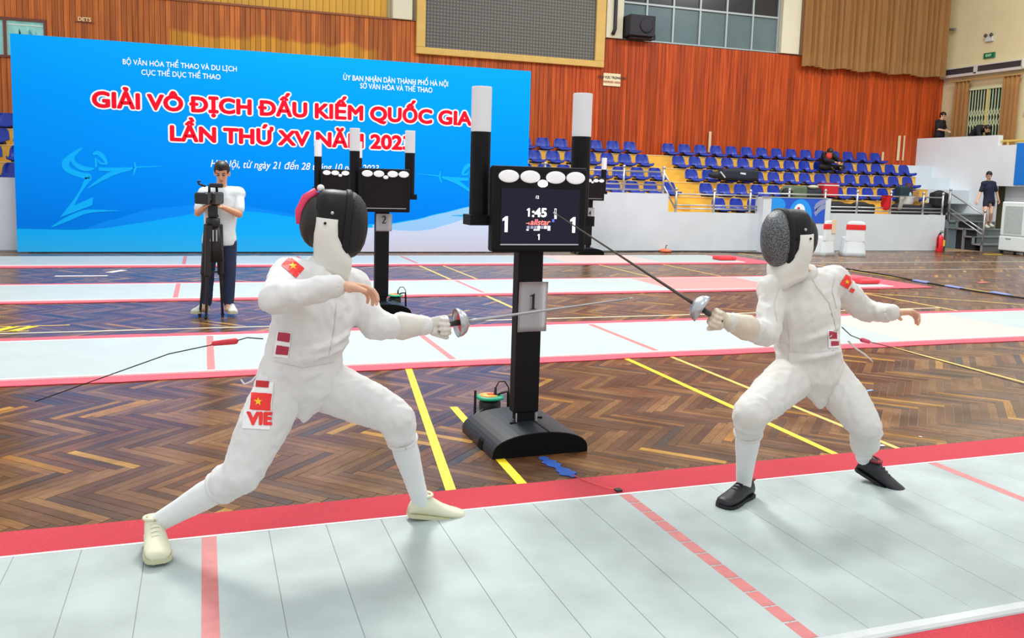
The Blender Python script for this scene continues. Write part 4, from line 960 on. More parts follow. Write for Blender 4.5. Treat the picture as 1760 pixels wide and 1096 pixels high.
c = V(q(1554, 330, 15.45)); soft('backpack', 'dark teal backpack with a maroon hood standing on the second lowest row', 'backpack', [('b', (c.x-.05, 15.45, c.z-.07), (.19, .14, .24), 0)], M_TEAL, .025,
     [('hood', (lambda b: (ball(b, (c.x+.13, 15.45, c.z+.02), .12, .13, .25), b)[1])(B()), M_MAR), ('bottle', (lambda b: (lathe(b, [(.03, 0), (.035, .02), (.035, .17), (.015, .21), (.015, .23)], 12, (c.x+.06, 15.28, c.z-.22)), b)[1])(B()), mat('bottle_clear', '#9fc3d4', .2))])
c = V(q(1577, 333, 15.3)); tag(obj('carton', boxm(-.17, .17, -.15, .15, 0, .3, .008), M_CARD, loc=(c.x, 15.55, c.z-.22), rot=(0, 0, .2)), 'brown cardboard carton beside the backpack in the stand', 'box')
c = V(q(1611, 343, 14.9)); soft('black_backpack', 'square black bag standing upright behind the rail end', 'bag', [('b', (c.x, 14.85, c.z), (.24, .14, .2), .05), ('e', (c.x, 14.85, c.z+.16), (.2, .12, .1), 0)], M_BK, .025)
def garment(name, label, px0, px1, py0, py1, m, drop):
    a = V(q(px0, py0, 14.45)); b = V(q(px1, py0, 14.45)); zb = q(px0, py1, 14.45)[2]; bm = B(); n = 14; R = []
    for j in range(9):
        t = j/8; row = []
        for i in range(n+1):
            s = i/n; z = 1.455-(1.455-zb)*t*(drop(s))
            row.append(bm.verts.new((a.x+(b.x-a.x)*s+.02*math.sin(5*t+3*s), 14.425-.035*math.sin(9*s+2*t)-.02*math.sin(math.pi*min(1, t*4)), z)))
        R.append(row)
    for j in range(8):
        for i in range(n): bm.faces.new((R[j][i], R[j][i+1], R[j+1][i+1], R[j+1][i]))
    bmesh.ops.solidify(bm, geom=bm.faces[:], thickness=.02); bmesh.ops.recalc_face_normals(bm, faces=bm.faces[:])
    tag(obj(name, bm, m, smooth=True), label, 'garment', 'clothes hung over the stand rail')
garment('hanging_jacket', 'red garment hung over the chrome rail', 1513, 1533, 333, 361, M_RGA, lambda s: .55+.45*math.sin(math.pi*s))
garment('hanging_jacket', 'white fencing jacket hung over the chrome rail', 1543, 1574, 333, 360, M_WGA, lambda s: 1.0 if s < .3 else (.62 if s < .85 else .4))
# ------------------------------------------------------------------ cables, distant reel, scraps
M_CAB = mat('cable_black', '#1b1b1e', .5)
bm = B(); tube(bm, [(5.9, 13.9, .012), (6.6, 14.2, .012), (7.4, 14.28, .012), (8.1, 14.3, .012), (8.9, 14.25, .012), (9.8, 14.15, .012), (10.6, 13.8, .012), (11.5, 13.2, .012)], .014, 6)
tag(obj('floor_cable', bm, M_CAB, smooth=True), 'black cable lying along the foot of the far grey wall', 'cable')
fr = thing('extension_reel', 'small orange extension reel on the floor at the far grey wall', 'cable reel', (8.2, 14.22, .002))
bm = B(); lathe(bm, [(.1, 0), (.14, .01), (.14, .05), (.08, .075), (.04, .08)], 20); obj('reel', bm, mat('reel_coral', '#ef7a55', .5), fr, True)
bm = B(); tube(bm, [(0, 0, .07), (.02, 0, .16), (.05, 0, .15)], .01, 6); obj('handle', bm, M_RB, fr)
cb = thing('floor_cable', 'long black cable with blue tape patches crossing the right side of the floor', 'cable', (0, 0, 0))
P = [at(1455, 462, Z=.01), at(1520, 472, Z=.01), at(1600, 487, Z=.01), at(1680, 501, Z=.01), at(1760, 512, Z=.01), at(1860, 527, Z=.01)]
bm = B(); tube(bm, P, .016, 6); obj('cable', bm, M_CAB, cb, smooth=True)
for px, py in ((1583, 484), (1640, 493.5), (1720, 505)):
    p = at(px, py, Z=.01); bm = B(); box(bm, -.18, .18, -.05, .05, .0, .028, .01, 1, Matrix.Rotation(math.atan2(P[3].y-P[2].y, P[3].x-P[2].x), 4, 'Z')); obj('tape_patch', bm, mat('tape_blue_grey', '#7f8fc8', .5), cb, loc=(p.x, p.y, .001))
def scrap(px, py, w, d, rz, lab, col='#ded6d8'):
    p = at(px, py, Z=.003); bm = B(); box(bm, -w/2, w/2, -d/2, d/2, 0, .002); tag(obj('floor_piece', bm, mat('scrap_'+col[1:], col, .7), loc=(p.x, p.y, .002), rot=(0, 0, rz)), lab, 'scrap', 'scraps on the floor')
scrap(140, 474, .7, .10, -.02, 'long pale strip on the floor before the backdrop'); scrap(200, 466, .12, .4, -.5, 'short pale strip just right of the long strip')  # two thin pale strips laid flat on the boards
scrap(1512, 765, .06, .03, -.3, 'white scrap of paper on the floor by the right fencer rear foot'); scrap(1492, 671, .11, .025, .2, 'short blue tape scrap right of the right fencer thigh', '#8fb4e6')
scrap(1582, 750, .014, .02, .4, 'tiny white crumb on the floor at right'); scrap(1690, 485, .3, .1, .2, 'small coral scrap on the dark floor at right', '#d06a66')
tp = B()
# ------------------------------------------------------------------ people
from mathutils import noise as MN
M_SKIN = mat('skin', '#d39a78', .5, vary=.06, vscale=30); M_SKIN2 = mat('skin_light', '#dfae90', .5, vary=.05, vscale=30)
M_KIT = mat('fencing_white', '#dedddb', .85, vary=.03, vscale=9, bump=.25, bscale=420, sheen=.15)
M_KIT2 = mat('fencing_white_worn', '#d9d7d1', .85, vary=.05, vscale=7, bump=.25, bscale=420, sheen=.15)
M_SOCK = mat('sock_white', '#e2e4e4', .9, vary=.03, bump=.2, bscale=600); M_BIB = mat('bib_white', '#dcdad2', .8, vary=.05)
M_MASK = mat('mask_black', '#0f0f12', .5, vary=.2, vscale=40, spec=.3); M_TRIM = mat('mask_trim', '#16161a', .6, spec=.3)
M_FLAGR = mat('patch_red', '#f0302c', .6); M_FLAGY = mat('patch_yellow', '#ffcb1f', .6); M_PATW = mat('patch_white', '#f0eeee', .7); M_PATD = mat('patch_maroon', '#b03048', .7)
M_STEEL = mat('blade_steel', '#55504c', .35, .8); M_BELL = mat('bell_silver', '#b9bcc0', .32, .75)
def mesh_mat():
    m = bpy.data.materials.new('mask_mesh'); m.use_nodes = True; nt = m.node_tree; N = nt.nodes; L = nt.links; b = N['Principled BSDF']
    tc = N.new('ShaderNodeTexCoord'); vo = N.new('ShaderNodeTexVoronoi'); vo.inputs['Scale'].default_value = 165; L.new(tc.outputs['Object'], vo.inputs['Vector'])
    rp = N.new('ShaderNodeValToRGB'); e = rp.color_ramp.elements; e[0].position = .25; e[0].color = lin('#1c1d20'); e[1].position = .6; e[1].color = lin('#6e7173')
    L.new(vo.outputs['Distance'], rp.inputs['Fac']); L.new(rp.outputs['Color'], b.inputs['Base Color']); b.inputs['Roughness'].default_value = .45; b.inputs['Metallic'].default_value = .3
    bp = N.new('ShaderNodeBump'); bp.inputs['Strength'].default_value = .6; bp.inputs['Distance'].default_value = .002; L.new(vo.outputs['Distance'], bp.inputs['Height']); L.new(bp.outputs['Normal'], b.inputs['Normal']); return m
M_MESH = mesh_mat(); M_MESHB = mat('mask_mesh_black', '#131417', .45, spec=.35, vary=.5, vscale=90, bump=.5, bscale=300)
def limb(bm, pts, rad, n=14):
    for a, b, r0, r1 in zip(pts, pts[1:], rad, rad[1:]): capsule(bm, a, b, r0, r1, n)
def lerp(a, b, t): return a+(b-a)*t
def orient(f, up=V((0, 0, 1))):
    f = f.normalized(); r = f.cross(up).normalized(); u = r.cross(f); return r, f, u
def torso(bm, J, sc=1.0, grow=0.0, top=True, bottom=True):
    """hips -> waist -> chest -> shoulders -> neck as one lofted trunk"""
    latP = (J['lh']-J['rh']).normalized(); latC = (J['ls']-J['rs']).normalized(); P, W, C, N = J['pelvis'], J['waist'], J['chest'], J['neck']
    secs = [(P-(W-P)*.9, latP, .085, .085), (P-(W-P)*.35, latP, .155, .115), (P, latP, .165, .118), (W, (latP+latC).normalized(), .145, .105), (lerp(W, C, .5), (latP+latC*2).normalized(), .155, .115), (C, latC, .172, .122), (lerp(C, N, .45), latC, .165, .10), (lerp(C, N, .78), latC, .11, .078), (N, latC, .06, .06)]
    if not bottom: secs = secs[1:]
    rings = []
    for i, (c, lat, a, b) in enumerate(secs):
        ax = (secs[min(i+1, len(secs)-1)][0]-secs[max(i-1, 0)][0]).normalized(); lat = (lat-ax*lat.dot(ax)).normalized(); fr = lat.cross(ax)
        rings.append((c, lat*(a*sc+grow), fr*(b*sc+grow)))
    loft(bm, rings, 20)
    for s, h in (('ls', 'le'), ('rs', 're')): capsule(bm, lerp(C, N, .55), J[s], .085*sc+grow, .062*sc+grow, 14)
def wrinkle(me, amp, freq, seed=0.0, stretch=(1, 1, 1)):
    n = len(me.vertices); co = [0.0]*(3*n); no = [0.0]*(3*n); me.vertices.foreach_get('co', co); me.vertices.foreach_get('normal', no)
    off = V((seed, seed*1.7, -seed)); nz = MN.noise
    for i in range(0, 3*n, 3):
        p = V((co[i]*stretch[0], co[i+1]*stretch[1], co[i+2]*stretch[2]))*freq+off; a = nz(p); b = nz(p*2.3+off); k = (a*.7+1.2*(.3-abs(b))+.6*(.28-abs(nz(p*4.6))))*amp
        co[i] += no[i]*k; co[i+1] += no[i+1]*k; co[i+2] += no[i+2]*k
    me.vertices.foreach_set('co', co); me.update()
def hand_bm(wr, d, n, side, curl=(.25, .35, .3), spread=.10, grow=0.0, thumb=(.75, .35), scale=1.0):
    """palm facing n, fingers along d, thumb on the side `side` of d x n"""
    bm = B(); d = d.normalized(); n = (n-d*n.dot(d)).normalized(); t = d.cross(n)*side; k = scale; g = grow
    P = lambda a, b, c: wr+d*a*k+t*b*k+n*c*k
    loft(bm, [(P(-.02, 0, 0), t*(.026*k+g), n*(.019*k+g)), (P(.012, .002, 0), t*(.030*k+g), n*(.018*k+g)), (P(.045, .003, .0), t*(.039*k+g), n*(.016*k+g)), (P(.085, 0, 0), t*(.041*k+g), n*(.0135*k+g)), (P(.096, 0, 0), t*(.036*k+g), n*(.009*k+g))], 14)
    ball(bm, P(.035, .028, .008), .02*k+g, n=10, h=8)
    for i, (o, L) in enumerate(((.030, .072), (.0105, .081), (-.0095, .076), (-.029, .060))):
        p = P(.088, o, 0); ang = 0.0; fd = (d+t*(o*spread*30*.1)).normalized(); r = (.0085 if i < 3 else .0075)*k+g
        for s, (fr, cu) in enumerate(zip((.45, .30, .25), curl)):
            ang += cu*(1+.10*i); q_ = p+(fd*math.cos(ang)+n*math.sin(ang))*L*fr*k; capsule(bm, p, q_, r*(1-.06*s), r*(.94-.08*s), 10, 3); p = q_
    p = P(.028, .034, .006); td = (d*math.cos(thumb[0])+t*math.sin(thumb[0])+n*.25).normalized(); q_ = p+td*.036*k; capsule(bm, p, q_, .0125*k+g, .0105*k+g, 10, 3)
    td2 = (td*math.cos(thumb[1])+(d*.7+n*.6).normalized()*math.sin(thumb[1])).normalized(); capsule(bm, q_, q_+td2*.030*k, .0102*k+g, .0082*k+g, 10, 3)
    return bm
def shoe(parent, heel, toe, m, ms, name='shoe', L=.275, up=V((0, 0, 1)), collar=.108, laces=None, wide=1.1, lining=None):
    f = (toe-heel).normalized(); r = f.cross(up).normalized(); u = r.cross(f); bm = B(); rings = []
    for s, hw, h in ((0.0, .016, .055), (.04, .028, .075), (.12, .034, collar), (.27, .036, collar*.98), (.42, .039, .085), (.58, .044, .066), (.74, .047, .054), (.88, .045, .047), (.96, .037, .042), (1.0, .020, .032)):
        rings.append((heel+f*s*L+u*(h/2+.006), r*hw*wide, u*h/2))
    loft(bm, rings, 18)
    for v in bm.verts:
        hgt = (v.co-heel).dot(u)
        if hgt < .016: v.co += u*(.016-hgt)
    o = obj(name, bm, m, parent, smooth=True)
    b2 = B(); R = []
    for s, hw in ((0, .018), (.05, .032), (.2, .036), (.42, .036), (.62, .045), (.78, .049), (.9, .046), (.97, .037), (1.01, .020)):
        c = heel+f*s*L; R.append([b2.verts.new(c+r*hw*wide*1.03*a+u*z) for a, z in ((-1, .001), (1, .001), (1.02, .018), (-1.02, .018))])
    for i in range(len(R)-1):
        for j in range(4): b2.faces.new((R[i][j], R[i+1][j], R[i+1][(j+1) % 4], R[i][(j+1) % 4]))
    b2.faces.new(R[0]); b2.faces.new(R[-1][::-1]); bmesh.ops.recalc_face_normals(b2, faces=b2.faces[:]); obj('sole', b2, ms, o)
    if laces:
        for k in range(4):
            s = .36+.075*k; h = (.098, .090, .080, .070)[k]; c = heel+f*s*L+u*h; lb = B(); tube(lb, [c-r*.030-u*.022+f*.012, c-r*.016, c+u*.003, c+r*.016, c+r*.030-u*.022-f*.012], .0036, 6); obj('lace', lb, laces, o, smooth=True)
    lb = B(); c = heel+f*.2*L+u*(collar*.98); n = 16; tube(lb, [c+f*.042*math.cos(2*math.pi*i/n)+r*.036*wide*math.sin(2*math.pi*i/n)+u*.006*math.cos(2*math.pi*i/n) for i in range(n+1)], .007, 6); obj('collar', lb, lining or m, o, smooth=True)
    return o
def bunch(bm, a, b, ra, rb, ts, rnd, rt=.011):
    """cloth rolls round a limb: tilted rings melted into the surface"""
    d = (b-a).normalized(); u, v = frame_of(d)
    for t in ts:
        c = lerp(a, b, t); r = ra+(rb-ra)*t-rt*.35; tl_ = V((rnd.uniform(-.45, .45), rnd.uniform(-.45, .45), 0)); a0 = rnd.uniform(0, 6.28); n = 14; sp_ = rnd.uniform(.55, .8)
        pts = []
        for i in range(n+1):
            th = a0+2*math.pi*sp_*i/n; e = u*math.cos(th)+v*math.sin(th); pts.append(c+e*r+d*r*(tl_.x*math.cos(th)+tl_.y*math.sin(th)))
        tube(bm, pts, [rt*(.35+.65*math.sin(math.pi*i/n)) for i in range(n+1)], 8)
def bvh_of(o):
    bm = B(); bm.from_mesh(o.data); t = BVHTree.FromBMesh(bm); bm.free(); return t
def decal(tree, bm_flat, origin, right, up, toward, lift, m, name, parent):
    """lay a flat shape (x,z) on a surface: project along -toward"""
    toward = toward.normalized(); right = (right-toward*right.dot(toward)).normalized(); up = toward.cross(right)
    if up.z < 0: up = -up
    miss = []
    for v in bm_flat.verts:
        p = origin+right*v.co.x+up*v.co.z; h = tree.ray_cast(p+toward*.6, -toward, 1.5)
        if h[0] is None or abs((h[0]-p).dot(toward)) > .16: miss.append(v)
        else: v.co = h[0]+h[1]*lift
    bmesh.ops.delete(bm_flat, geom=miss, context='VERTS')
    bmesh.ops.recalc_face_normals(bm_flat, faces=bm_flat.faces[:])
    for f in bm_flat.faces:
        if f.normal.dot(toward) < 0: f.normal_flip()
    return obj(name, bm_flat, m, parent)
def gridrect(w, h, n=8):
    bm = B(); vs = [[bm.verts.new((-w/2+w*i/n, 0, -h/2+h*j/n)) for i in range(n+1)] for j in range(n+1)]
    for j in range(n):
        for i in range(n): bm.faces.new((vs[j][i], vs[j][i+1], vs[j+1][i+1], vs[j+1][i]))
    return bm
def star(r):
    bm = B(); c = bm.verts.new((0, 0, 0)); p = [bm.verts.new((math.sin(math.pi*i/5)*(r if i % 2 == 0 else r*.42), 0, math.cos(math.pi*i/5)*(r if i % 2 == 0 else r*.42))) for i in range(10)]
    for i in range(10): bm.faces.new((c, p[i], p[(i+1) % 10]))
    return bm
def fine(bm, cuts=2):
    bmesh.ops.triangulate(bm, faces=bm.faces[:]); bmesh.ops.subdivide_edges(bm, edges=bm.edges[:], cuts=cuts, use_grid_fill=True); return bm
def mask(parent, hc, f, up, back_strap=None):
    r, f, u = orient(f, up); P = lambda a, b, c: hc+r*a+f*b+u*c
    def sec(b, a, c, dz=0.0, n=28, e=.72):
        pts = []
        for i in range(n):
            t = 2*math.pi*i/n; x, y = math.cos(t), math.sin(t); pts.append(P(math.copysign(abs(x)**e, x)*a, b, math.copysign(abs(y)**e, y)*c+dz))
        return pts
    def skin(bm, secs, cap0=True, cap1=True):
        R = [[bm.verts.new(p) for p in s] for s in secs]; n = len(R[0])
        for i in range(len(R)-1):
            for k in range(n): bm.faces.new((R[i][k], R[i][(k+1) % n], R[i+1][(k+1) % n], R[i+1][k]))
        if cap0: bm.faces.new(R[0][::-1])
        if cap1: bm.faces.new(R[-1])
        bmesh.ops.recalc_face_normals(bm, faces=bm.faces[:])
    mk = bpy.data.objects.new('mask', None); link(mk, parent); mk.empty_display_size = .05
    bm = B(); skin(bm, [sec(-.085, .070, .085, .03), sec(-.06, .095, .125, .012), sec(-.02, .105, .142, 0), sec(.045, .106, .146, -.004), sec(.052, .104, .144, -.004)]); obj('padded_shell', bm, M_MASK, mk, smooth=True)
    bm = B(); skin(bm, [sec(.035, .110, .150, -.004), sec(.042, .1125, .153, -.004), sec(.056, .1125, .153, -.004), sec(.062, .108, .148, -.004)]); obj('rim', bm, M_TRIM, mk, smooth=True)
    bm = B(); skin(bm, [sec(.05, .106, .147, -.004, e=.85), sec(.075, .103, .143, -.004, e=.88), sec(.10, .092, .130, -.005, e=.92), sec(.122, .072, .106, -.007, e=.95), sec(.137, .045, .068, -.010, e=1), sec(.143, .016, .025, -.012, e=1)]); obj('wire_mesh', bm, M_MESHB if back_strap else M_MESH, mk, smooth=True)
    # bib with side tabs
    bm = B(); R = []
    for ri, (c, a, b0, b1) in enumerate(((.02, .1115, -.088, .030), (-.05, .1125, -.088, .036), (-.10, .112, -.080, .06), (-.145, .108, -.072, .088), (-.185, .102, -.070, .092), (-.225, .096, -.072, .084), (-.262, .098, -.074, .088))):
        row = []
        for i in range(28):
            t = 2*math.pi*i/28; x, y = math.cos(t), math.sin(t); e = .6; row.append(bm.verts.new(P(math.copysign(abs(x)**e, x)*a, (b0+b1)/2+math.copysign(abs(y)**e, y)*(b1-b0)/2, c+(0, 0, 0, .02, .045, .07, .095)[ri]*(.5-.5*y))))
        R.append(row)
    for i in range(len(R)-1):
        for k in range(28): bm.faces.new((R[i][k], R[i][(k+1) % 28], R[i+1][(k+1) % 28], R[i+1][k]))
    bmesh.ops.recalc_face_normals(bm, faces=bm.faces[:]); bmesh.ops.solidify(bm, geom=bm.faces[:], thickness=.008); bmesh.ops.recalc_face_normals(bm, faces=bm.faces[:])
    me = bpy.data.meshes.new('bib'); bm.to_mesh(me); bm.free(); bib = obj('bib', me, M_BIB, mk, smooth=True)
    for s in (-1, 1):
        for b in (-.045, .02):
            bm = B(); ball(bm, P(s*.113, b, .0), .006, n=8, h=5); obj('snap', bm, M_TRIM, bib)
        bm = B(); ball(bm, P(s*.106, -.02, .045), .008, n=8, h=5); obj('rivet', bm, M_BELL, mk)
    bm = B(); ball(bm, P(0, -.07, .0), .085, .075, .115, Matrix((r, f, u)).transposed()); obj('hair', bm, mat('hair_black', '#17130f', .5), parent, smooth=True)
    if back_strap:
        bm = B(); tube(bm, [P(0, -.085, .125), P(0, -.125, .09), P(0, -.145, .03), P(0, -.14, -.02)], [.018, .022, .022, .016], 10); obj('back_strap', bm, back_strap, mk, smooth=True)
        bm = B(); ball(bm, P(0, -.07, .14), .016, n=10, h=6); obj('strap_button', bm, M_PATW, mk, smooth=True)
    return mk
def epee(label, grip, d, length, m_pad, droop=0.0, steel=None):
    """held weapon: grip point inside the hand, blade along d"""
    d = d.normalized(); u, v = frame_of(d); t = thing('fencing_sword', label, 'sword', grip); M = Matrix((u, v, d)).transposed()
    bm = B(); prof = [(.006, .112), (.03, .108), (.052, .094), (.064, .074), (.0675, .056), (.0645, .055), (.061, .072), (.049, .090), (.028, .102), (.006, .105)]
    lathe(bm, prof, 28, (0, 0, 0), M); g = obj('bell_guard', bm, M_BELL, t, smooth=True)
    bm = B(); lathe(bm, [(.045, .082), (.05, .074), (.03, .078)], 20, (0, 0, 0), M); obj('guard_pad', bm, m_pad, g)
    bm = B(); tube(bm, [d*.10, d*.02, d*-.02+u*.002, d*-.05], [.013, .014, .012, .009], 10); obj('grip', bm, mat('grip_dark', '#3a3f3e', .5), t, smooth=True)
    bm = B(); n = 16; pts = []; rr = []
    for i in range(n+1):
        s = i/n; pts.append(d*(.105+length*s)+V((0, 0, -droop*s*s))); rr.append(.0062*(1-s)+.0026)
    tube(bm, pts, rr, 6); obj('blade', bm, steel or M_STEEL, t, smooth=True)
    bm = B(); tube(bm, [pts[-1]-d*.012, pts[-1]+d*.006], .0042, 8); obj('tip', bm, M_BELL, t)
    return t
def fencer(label, J, head_f, hands, kit, seed, shoes, strap, jacket_extra=None, leg_cut=None):
    root_p = V(((J['la'].x+J['ra'].x)/2, (J['la'].y+J['ra'].y)/2, .02)); t = thing('person', label, 'person', root_p); inv = -root_p
    def rel(bm): bmesh.ops.translate(bm, verts=bm.verts[:], vec=inv); return bm
    Jr = {k: v+inv for k, v in J.items()}; J = Jr
    # body (skin), one surface
    bm = B(); torso(bm, J, .86); limb(bm, [J['ls'], J['le'], J['lw']], [.046, .038, .025]); limb(bm, [J['rs'], J['re'], J['rw']], [.046, .038, .025])
    for s in 'lr': limb(bm, [J[s+'h'], J[s+'k'], lerp(J[s+'k'], J[s+'a'], .35), J[s+'a']], [.08, .05, .05, .03])
    limb(bm, [J['neck'], J['head']], [.05, .055]); ball(bm, J['head'], .075, .09, .11)
    me = remesh(bm, .012, 4, 'body'); bm = B(); bm.from_mesh(me); bpy.data.meshes.remove(me)
    for s in 'lr':
        h = hands[s]
        if not h.get('glove'):
            hb = hand_bm(J[s+'w'], h['d'], h['n'], h['side'], h['curl'], scale=h.get('scale', 1.0), thumb=h.get('thumb', (.75, .35))); hm = remesh(hb, .0032, 3); join_mesh(bm, hm); bpy.data.meshes.remove(hm)
    obj('body', bm, M_SKIN2, t, smooth=True)
    # breeches
    rnd = random.Random(int(seed*10)); bm = B(); latP = (J['lh']-J['rh']).normalized(); P, W = J['pelvis'], J['waist']; ax = (W-P).normalized(); fr = latP.cross(ax)
    loft(bm, [(P-ax*.10, latP*.10, fr*.095), (P-ax*.05, latP*.17, fr*.125), (P+ax*.03, latP*.178, fr*.13), (W, latP*.158, fr*.115)], 20)
    for s in 'lr':
        k_ = lerp(J[s+'k'], J[s+'a'], (leg_cut or {}).get(s, .22)); mid = lerp(J[s+'h'], J[s+'k'], .5)
        limb(bm, [J[s+'h'], mid, J[s+'k'], k_], [.112, .105, .080, .066]); capsule(bm, lerp(J[s+'h'], J['pelvis'], .3), lerp(J[s+'h'], J[s+'k'], .25), .115, .112)
        ball(bm, lerp(J[s+'k'], k_, .6), .074, n=14, h=8)
        bunch(bm, J[s+'h'], J[s+'k'], .110, .082, (.18, .3, .55, .78, .9), rnd, .012); bunch(bm, J[s+'k'], k_, .082, .070, (.2, .6, .9), rnd, .012)
    me = remesh(bm, .011, 7, 'breeches'); wrinkle(me, .009, 8.5, seed, (1, 1, .75)); br = obj('breeches', me, kit, t)
    # jacket
    bm = B(); torso(bm, J, 1.0, .026, bottom=False)
    for s in 'lr': limb(bm, [J[s+'s'], lerp(J[s+'s'], J[s+'e'], .5), J[s+'e'], lerp(J[s+'e'], J[s+'w'], .5), lerp(J[s+'e'], J[s+'w'], .96)], [.076, .069, .060, .053, .043])
    for s in 'lr':
        bunch(bm, J[s+'s'], J[s+'e'], .074, .061, (.3, .55, .78, .92), rnd, .011); bunch(bm, J[s+'e'], J[s+'w'], .060, .045, (.08, .22, .45, .7), rnd, .010)
    bunch(bm, P, J['chest'], .158, .165, (.25, .45, .6), rnd, .012)
    tip = P-ax*.165+fr*.075
    for k in range(-4, 5):
        w_ = k/4; capsule(bm, P+latP*.125*w_-ax*.045+fr*(.118-.055*w_*w_), tip, .026, .020, 8)
    R_ = loft(bm, [(P-ax*.062, latP*.188, fr*.138), (P-ax*.045, latP*.196, fr*.146), (P-ax*.02, latP*.190, fr*.140)], 24)
    for a, b, r in (jacket_extra or []): capsule(bm, a+inv, b+inv, r, r*.8, 8)
    me = remesh(bm, .011, 6, 'jacket'); wrinkle(me, .010, 8, seed+3, (1, 1, .7)); jk = obj('jacket', me, kit, t)
    for s in 'lr':
        k0 = lerp(J[s+'k'], J[s+'a'], .10); m1 = lerp(J[s+'k'], J[s+'a'], .42); bm = B(); calf = (J[s+'h']-J[s+'k']).normalized()*.0
        limb(bm, [k0, m1, lerp(J[s+'k'], J[s+'a'], .72), J[s+'a'], shoes[s][0]+inv+(shoes[s][1]-shoes[s][0]).normalized()*.075+V((0, 0, .055))], [.056, .060, .048, .041, .036]); me = remesh(bm, .009, 5); wrinkle(me, .0012, 30, seed); obj('sock', me, M_SOCK, t)
        sh = shoes[s]; shoe(t, sh[0]+inv, sh[1]+inv, sh[2], sh[3], up=sh[4] if len(sh) > 4 else V((0, 0, 1)), laces=sh[5] if len(sh) > 5 else None, lining=sh[6] if len(sh) > 6 else None)
        h = hands[s]
        # cuff ring
        if h.get('glove'):
            hb = hand_bm(J[s+'w'], h['d'], h['n'], h['side'], h['curl'], grow=.0035, scale=1.02, thumb=(.35, .3)); gm = remesh(hb, .0034, 3); bm = B(); bm.from_mesh(gm); bpy.data.meshes.remove(gm)
            limb(bm, [J[s+'w'], lerp(J[s+'w'], J[s+'e'], .25), lerp(J[s+'w'], J[s+'e'], .48)], [.036, .052, .064]); gl = obj('glove', bm, h['glove'], t, smooth=True)
    mask(t, J['head'], head_f, V((0, 0, 1))+head_f*.12, strap)
    return t, jk, br, inv
# ---- left fencer (left-handed, lunging to the right)
LJ = dict(pelvis=at(517, 648, Y=-.12), waist=at(524, 600, Y=-.12), chest=at(543, 530, Y=-.11), neck=at(560, 462, Y=-.10), head=at(574, 383, Y=-.10),
          rs=at(497, 478, Y=-.20), re=at(472, 514, Y=-.44), rw=at(580, 491, Y=-.42), ls=at(604, 494, Y=.0), le=at(643, 562, Y=-.10), lw=at(733, 558, Y=-.06),
          rh=at(484, 662, Y=-.16), rk=at(415, 815, Y=-.26), ra=at(268, 900, Y=-.05), lh=at(552, 656, Y=-.08), lk=at(680, 716, Y=-.20), la=at(722, 858, Y=-.06))
M_SHW = mat('shoe_cream', '#d9d8bc', .6, vary=.06); M_SOLE = mat('sole_cream', '#c6c49f', .6); M_LACE = mat('lace_cream', '#e4e2cf', .7)
M_SHB = mat('shoe_black', '#15151b', .45, vary=.1); M_SOLB = mat('sole_black', '#0f0f12', .6)
gr_l = LJ['lw']+V((.085, -.005, .0)); 
lf, ljk, lbr, linv = fencer('fencer in white with pink-strapped black mask lunging from the left', LJ, V((1, -.06, -.10)).normalized(),
    dict(r=dict(d=V((1, .1, -.12)), n=V((.0, -.35, -1)), side=-1, curl=(.35, .55, .45), scale=1.15), l=dict(d=V((1, -.03, .02)), n=V((0, -1, -.2)), side=1, curl=(1.25, 1.35, .7), glove=mat('glove_white', '#d9d4cb', .8, vary=.08))),
    M_KIT, 1.0, dict(r=(at(263, 920, Z=.045), at(277, 985, Z=.03), M_SHW, M_SOLE, V((0, 0, 1)), M_LACE), l=(at(700, 886, Y=-.055), at(797, 893, Y=-.04), M_SHW, M_SOLE)), mat('strap_pink', '#e03a62', .6))
# ---- right fencer (right-handed, facing left)
RJ = dict(pelvis=at(1391, 636, Y=-.20), waist=at(1390, 594, Y=-.20), chest=at(1384, 532, Y=-.20), neck=at(1376, 478, Y=-.20), head=at(1357, 408, Y=-.22),
          rs=at(1332, 500, Y=-.20), re=at(1318, 574, Y=-.30), rw=at(1250, 552, Y=-.42), ls=at(1432, 484, Y=-.16), le=at(1487, 534, Y=-.04), lw=at(1534, 537, Y=-.24),
          rh=at(1358, 648, Y=-.20), rk=at(1289, 712, Y=-.46), ra=at(1279, 820, Y=-.24), lh=at(1424, 646, Y=-.18), lk=at(1488, 730, Y=-.44), la=at(1484, 786, Y=-.15))
rf, rjk, rbr, rinv = fencer('fencer in white with a grey black mask standing en garde on the right', RJ, V((-1, .08, -.06)).normalized(),
    dict(l=dict(d=V((.95, -.25, .05)), n=V((.0, -.3, -1)), side=1, curl=(.45, .7, .5), scale=1.12), r=dict(d=V((-.9, -.05, .30)), n=V((0, -1, -.35)), side=-1, curl=(1.25, 1.35, .7), glove=mat('glove_beige', '#d8ccb9', .8, vary=.10, vscale=20))),
    M_KIT2, 5.0, dict(r=(at(1290, 851, Z=.02), at(1249, 870, Z=.02), M_SHB, M_SOLB, V((0, 0, 1)), mat('lace_black', '#26262c', .7), mat('lining_red', '#8a2430', .7)), l=(at(1470, 806, Y=-.12), at(1516, 834, Y=-.24), M_SHB, M_SOLB, V((0, 0, 1)), mat('lace_black', '#26262c', .7), mat('lining_red', '#8a2430', .7))), None, leg_cut=dict(l=.62, r=.22))
# weapons
ge = RJ['rw']+V((-.9, -.05, .30)).normalized()*.085
tipR = at(953, 366, Y=.02); epee('epee with silver bell guard in the right fencer hand', ge, tipR-ge, (tipR-ge).length-.105, mat('pad_red', '#c02430', .6))
tipL = at(1128, 506, Y=-.02); epee('epee with silver bell guard and red pad in the left fencer hand', gr_l, tipL-gr_l, .86, mat('pad_coral', '#e84a55', .6), steel=mat('blade_bright', '#a9a9ab', .3, .7))
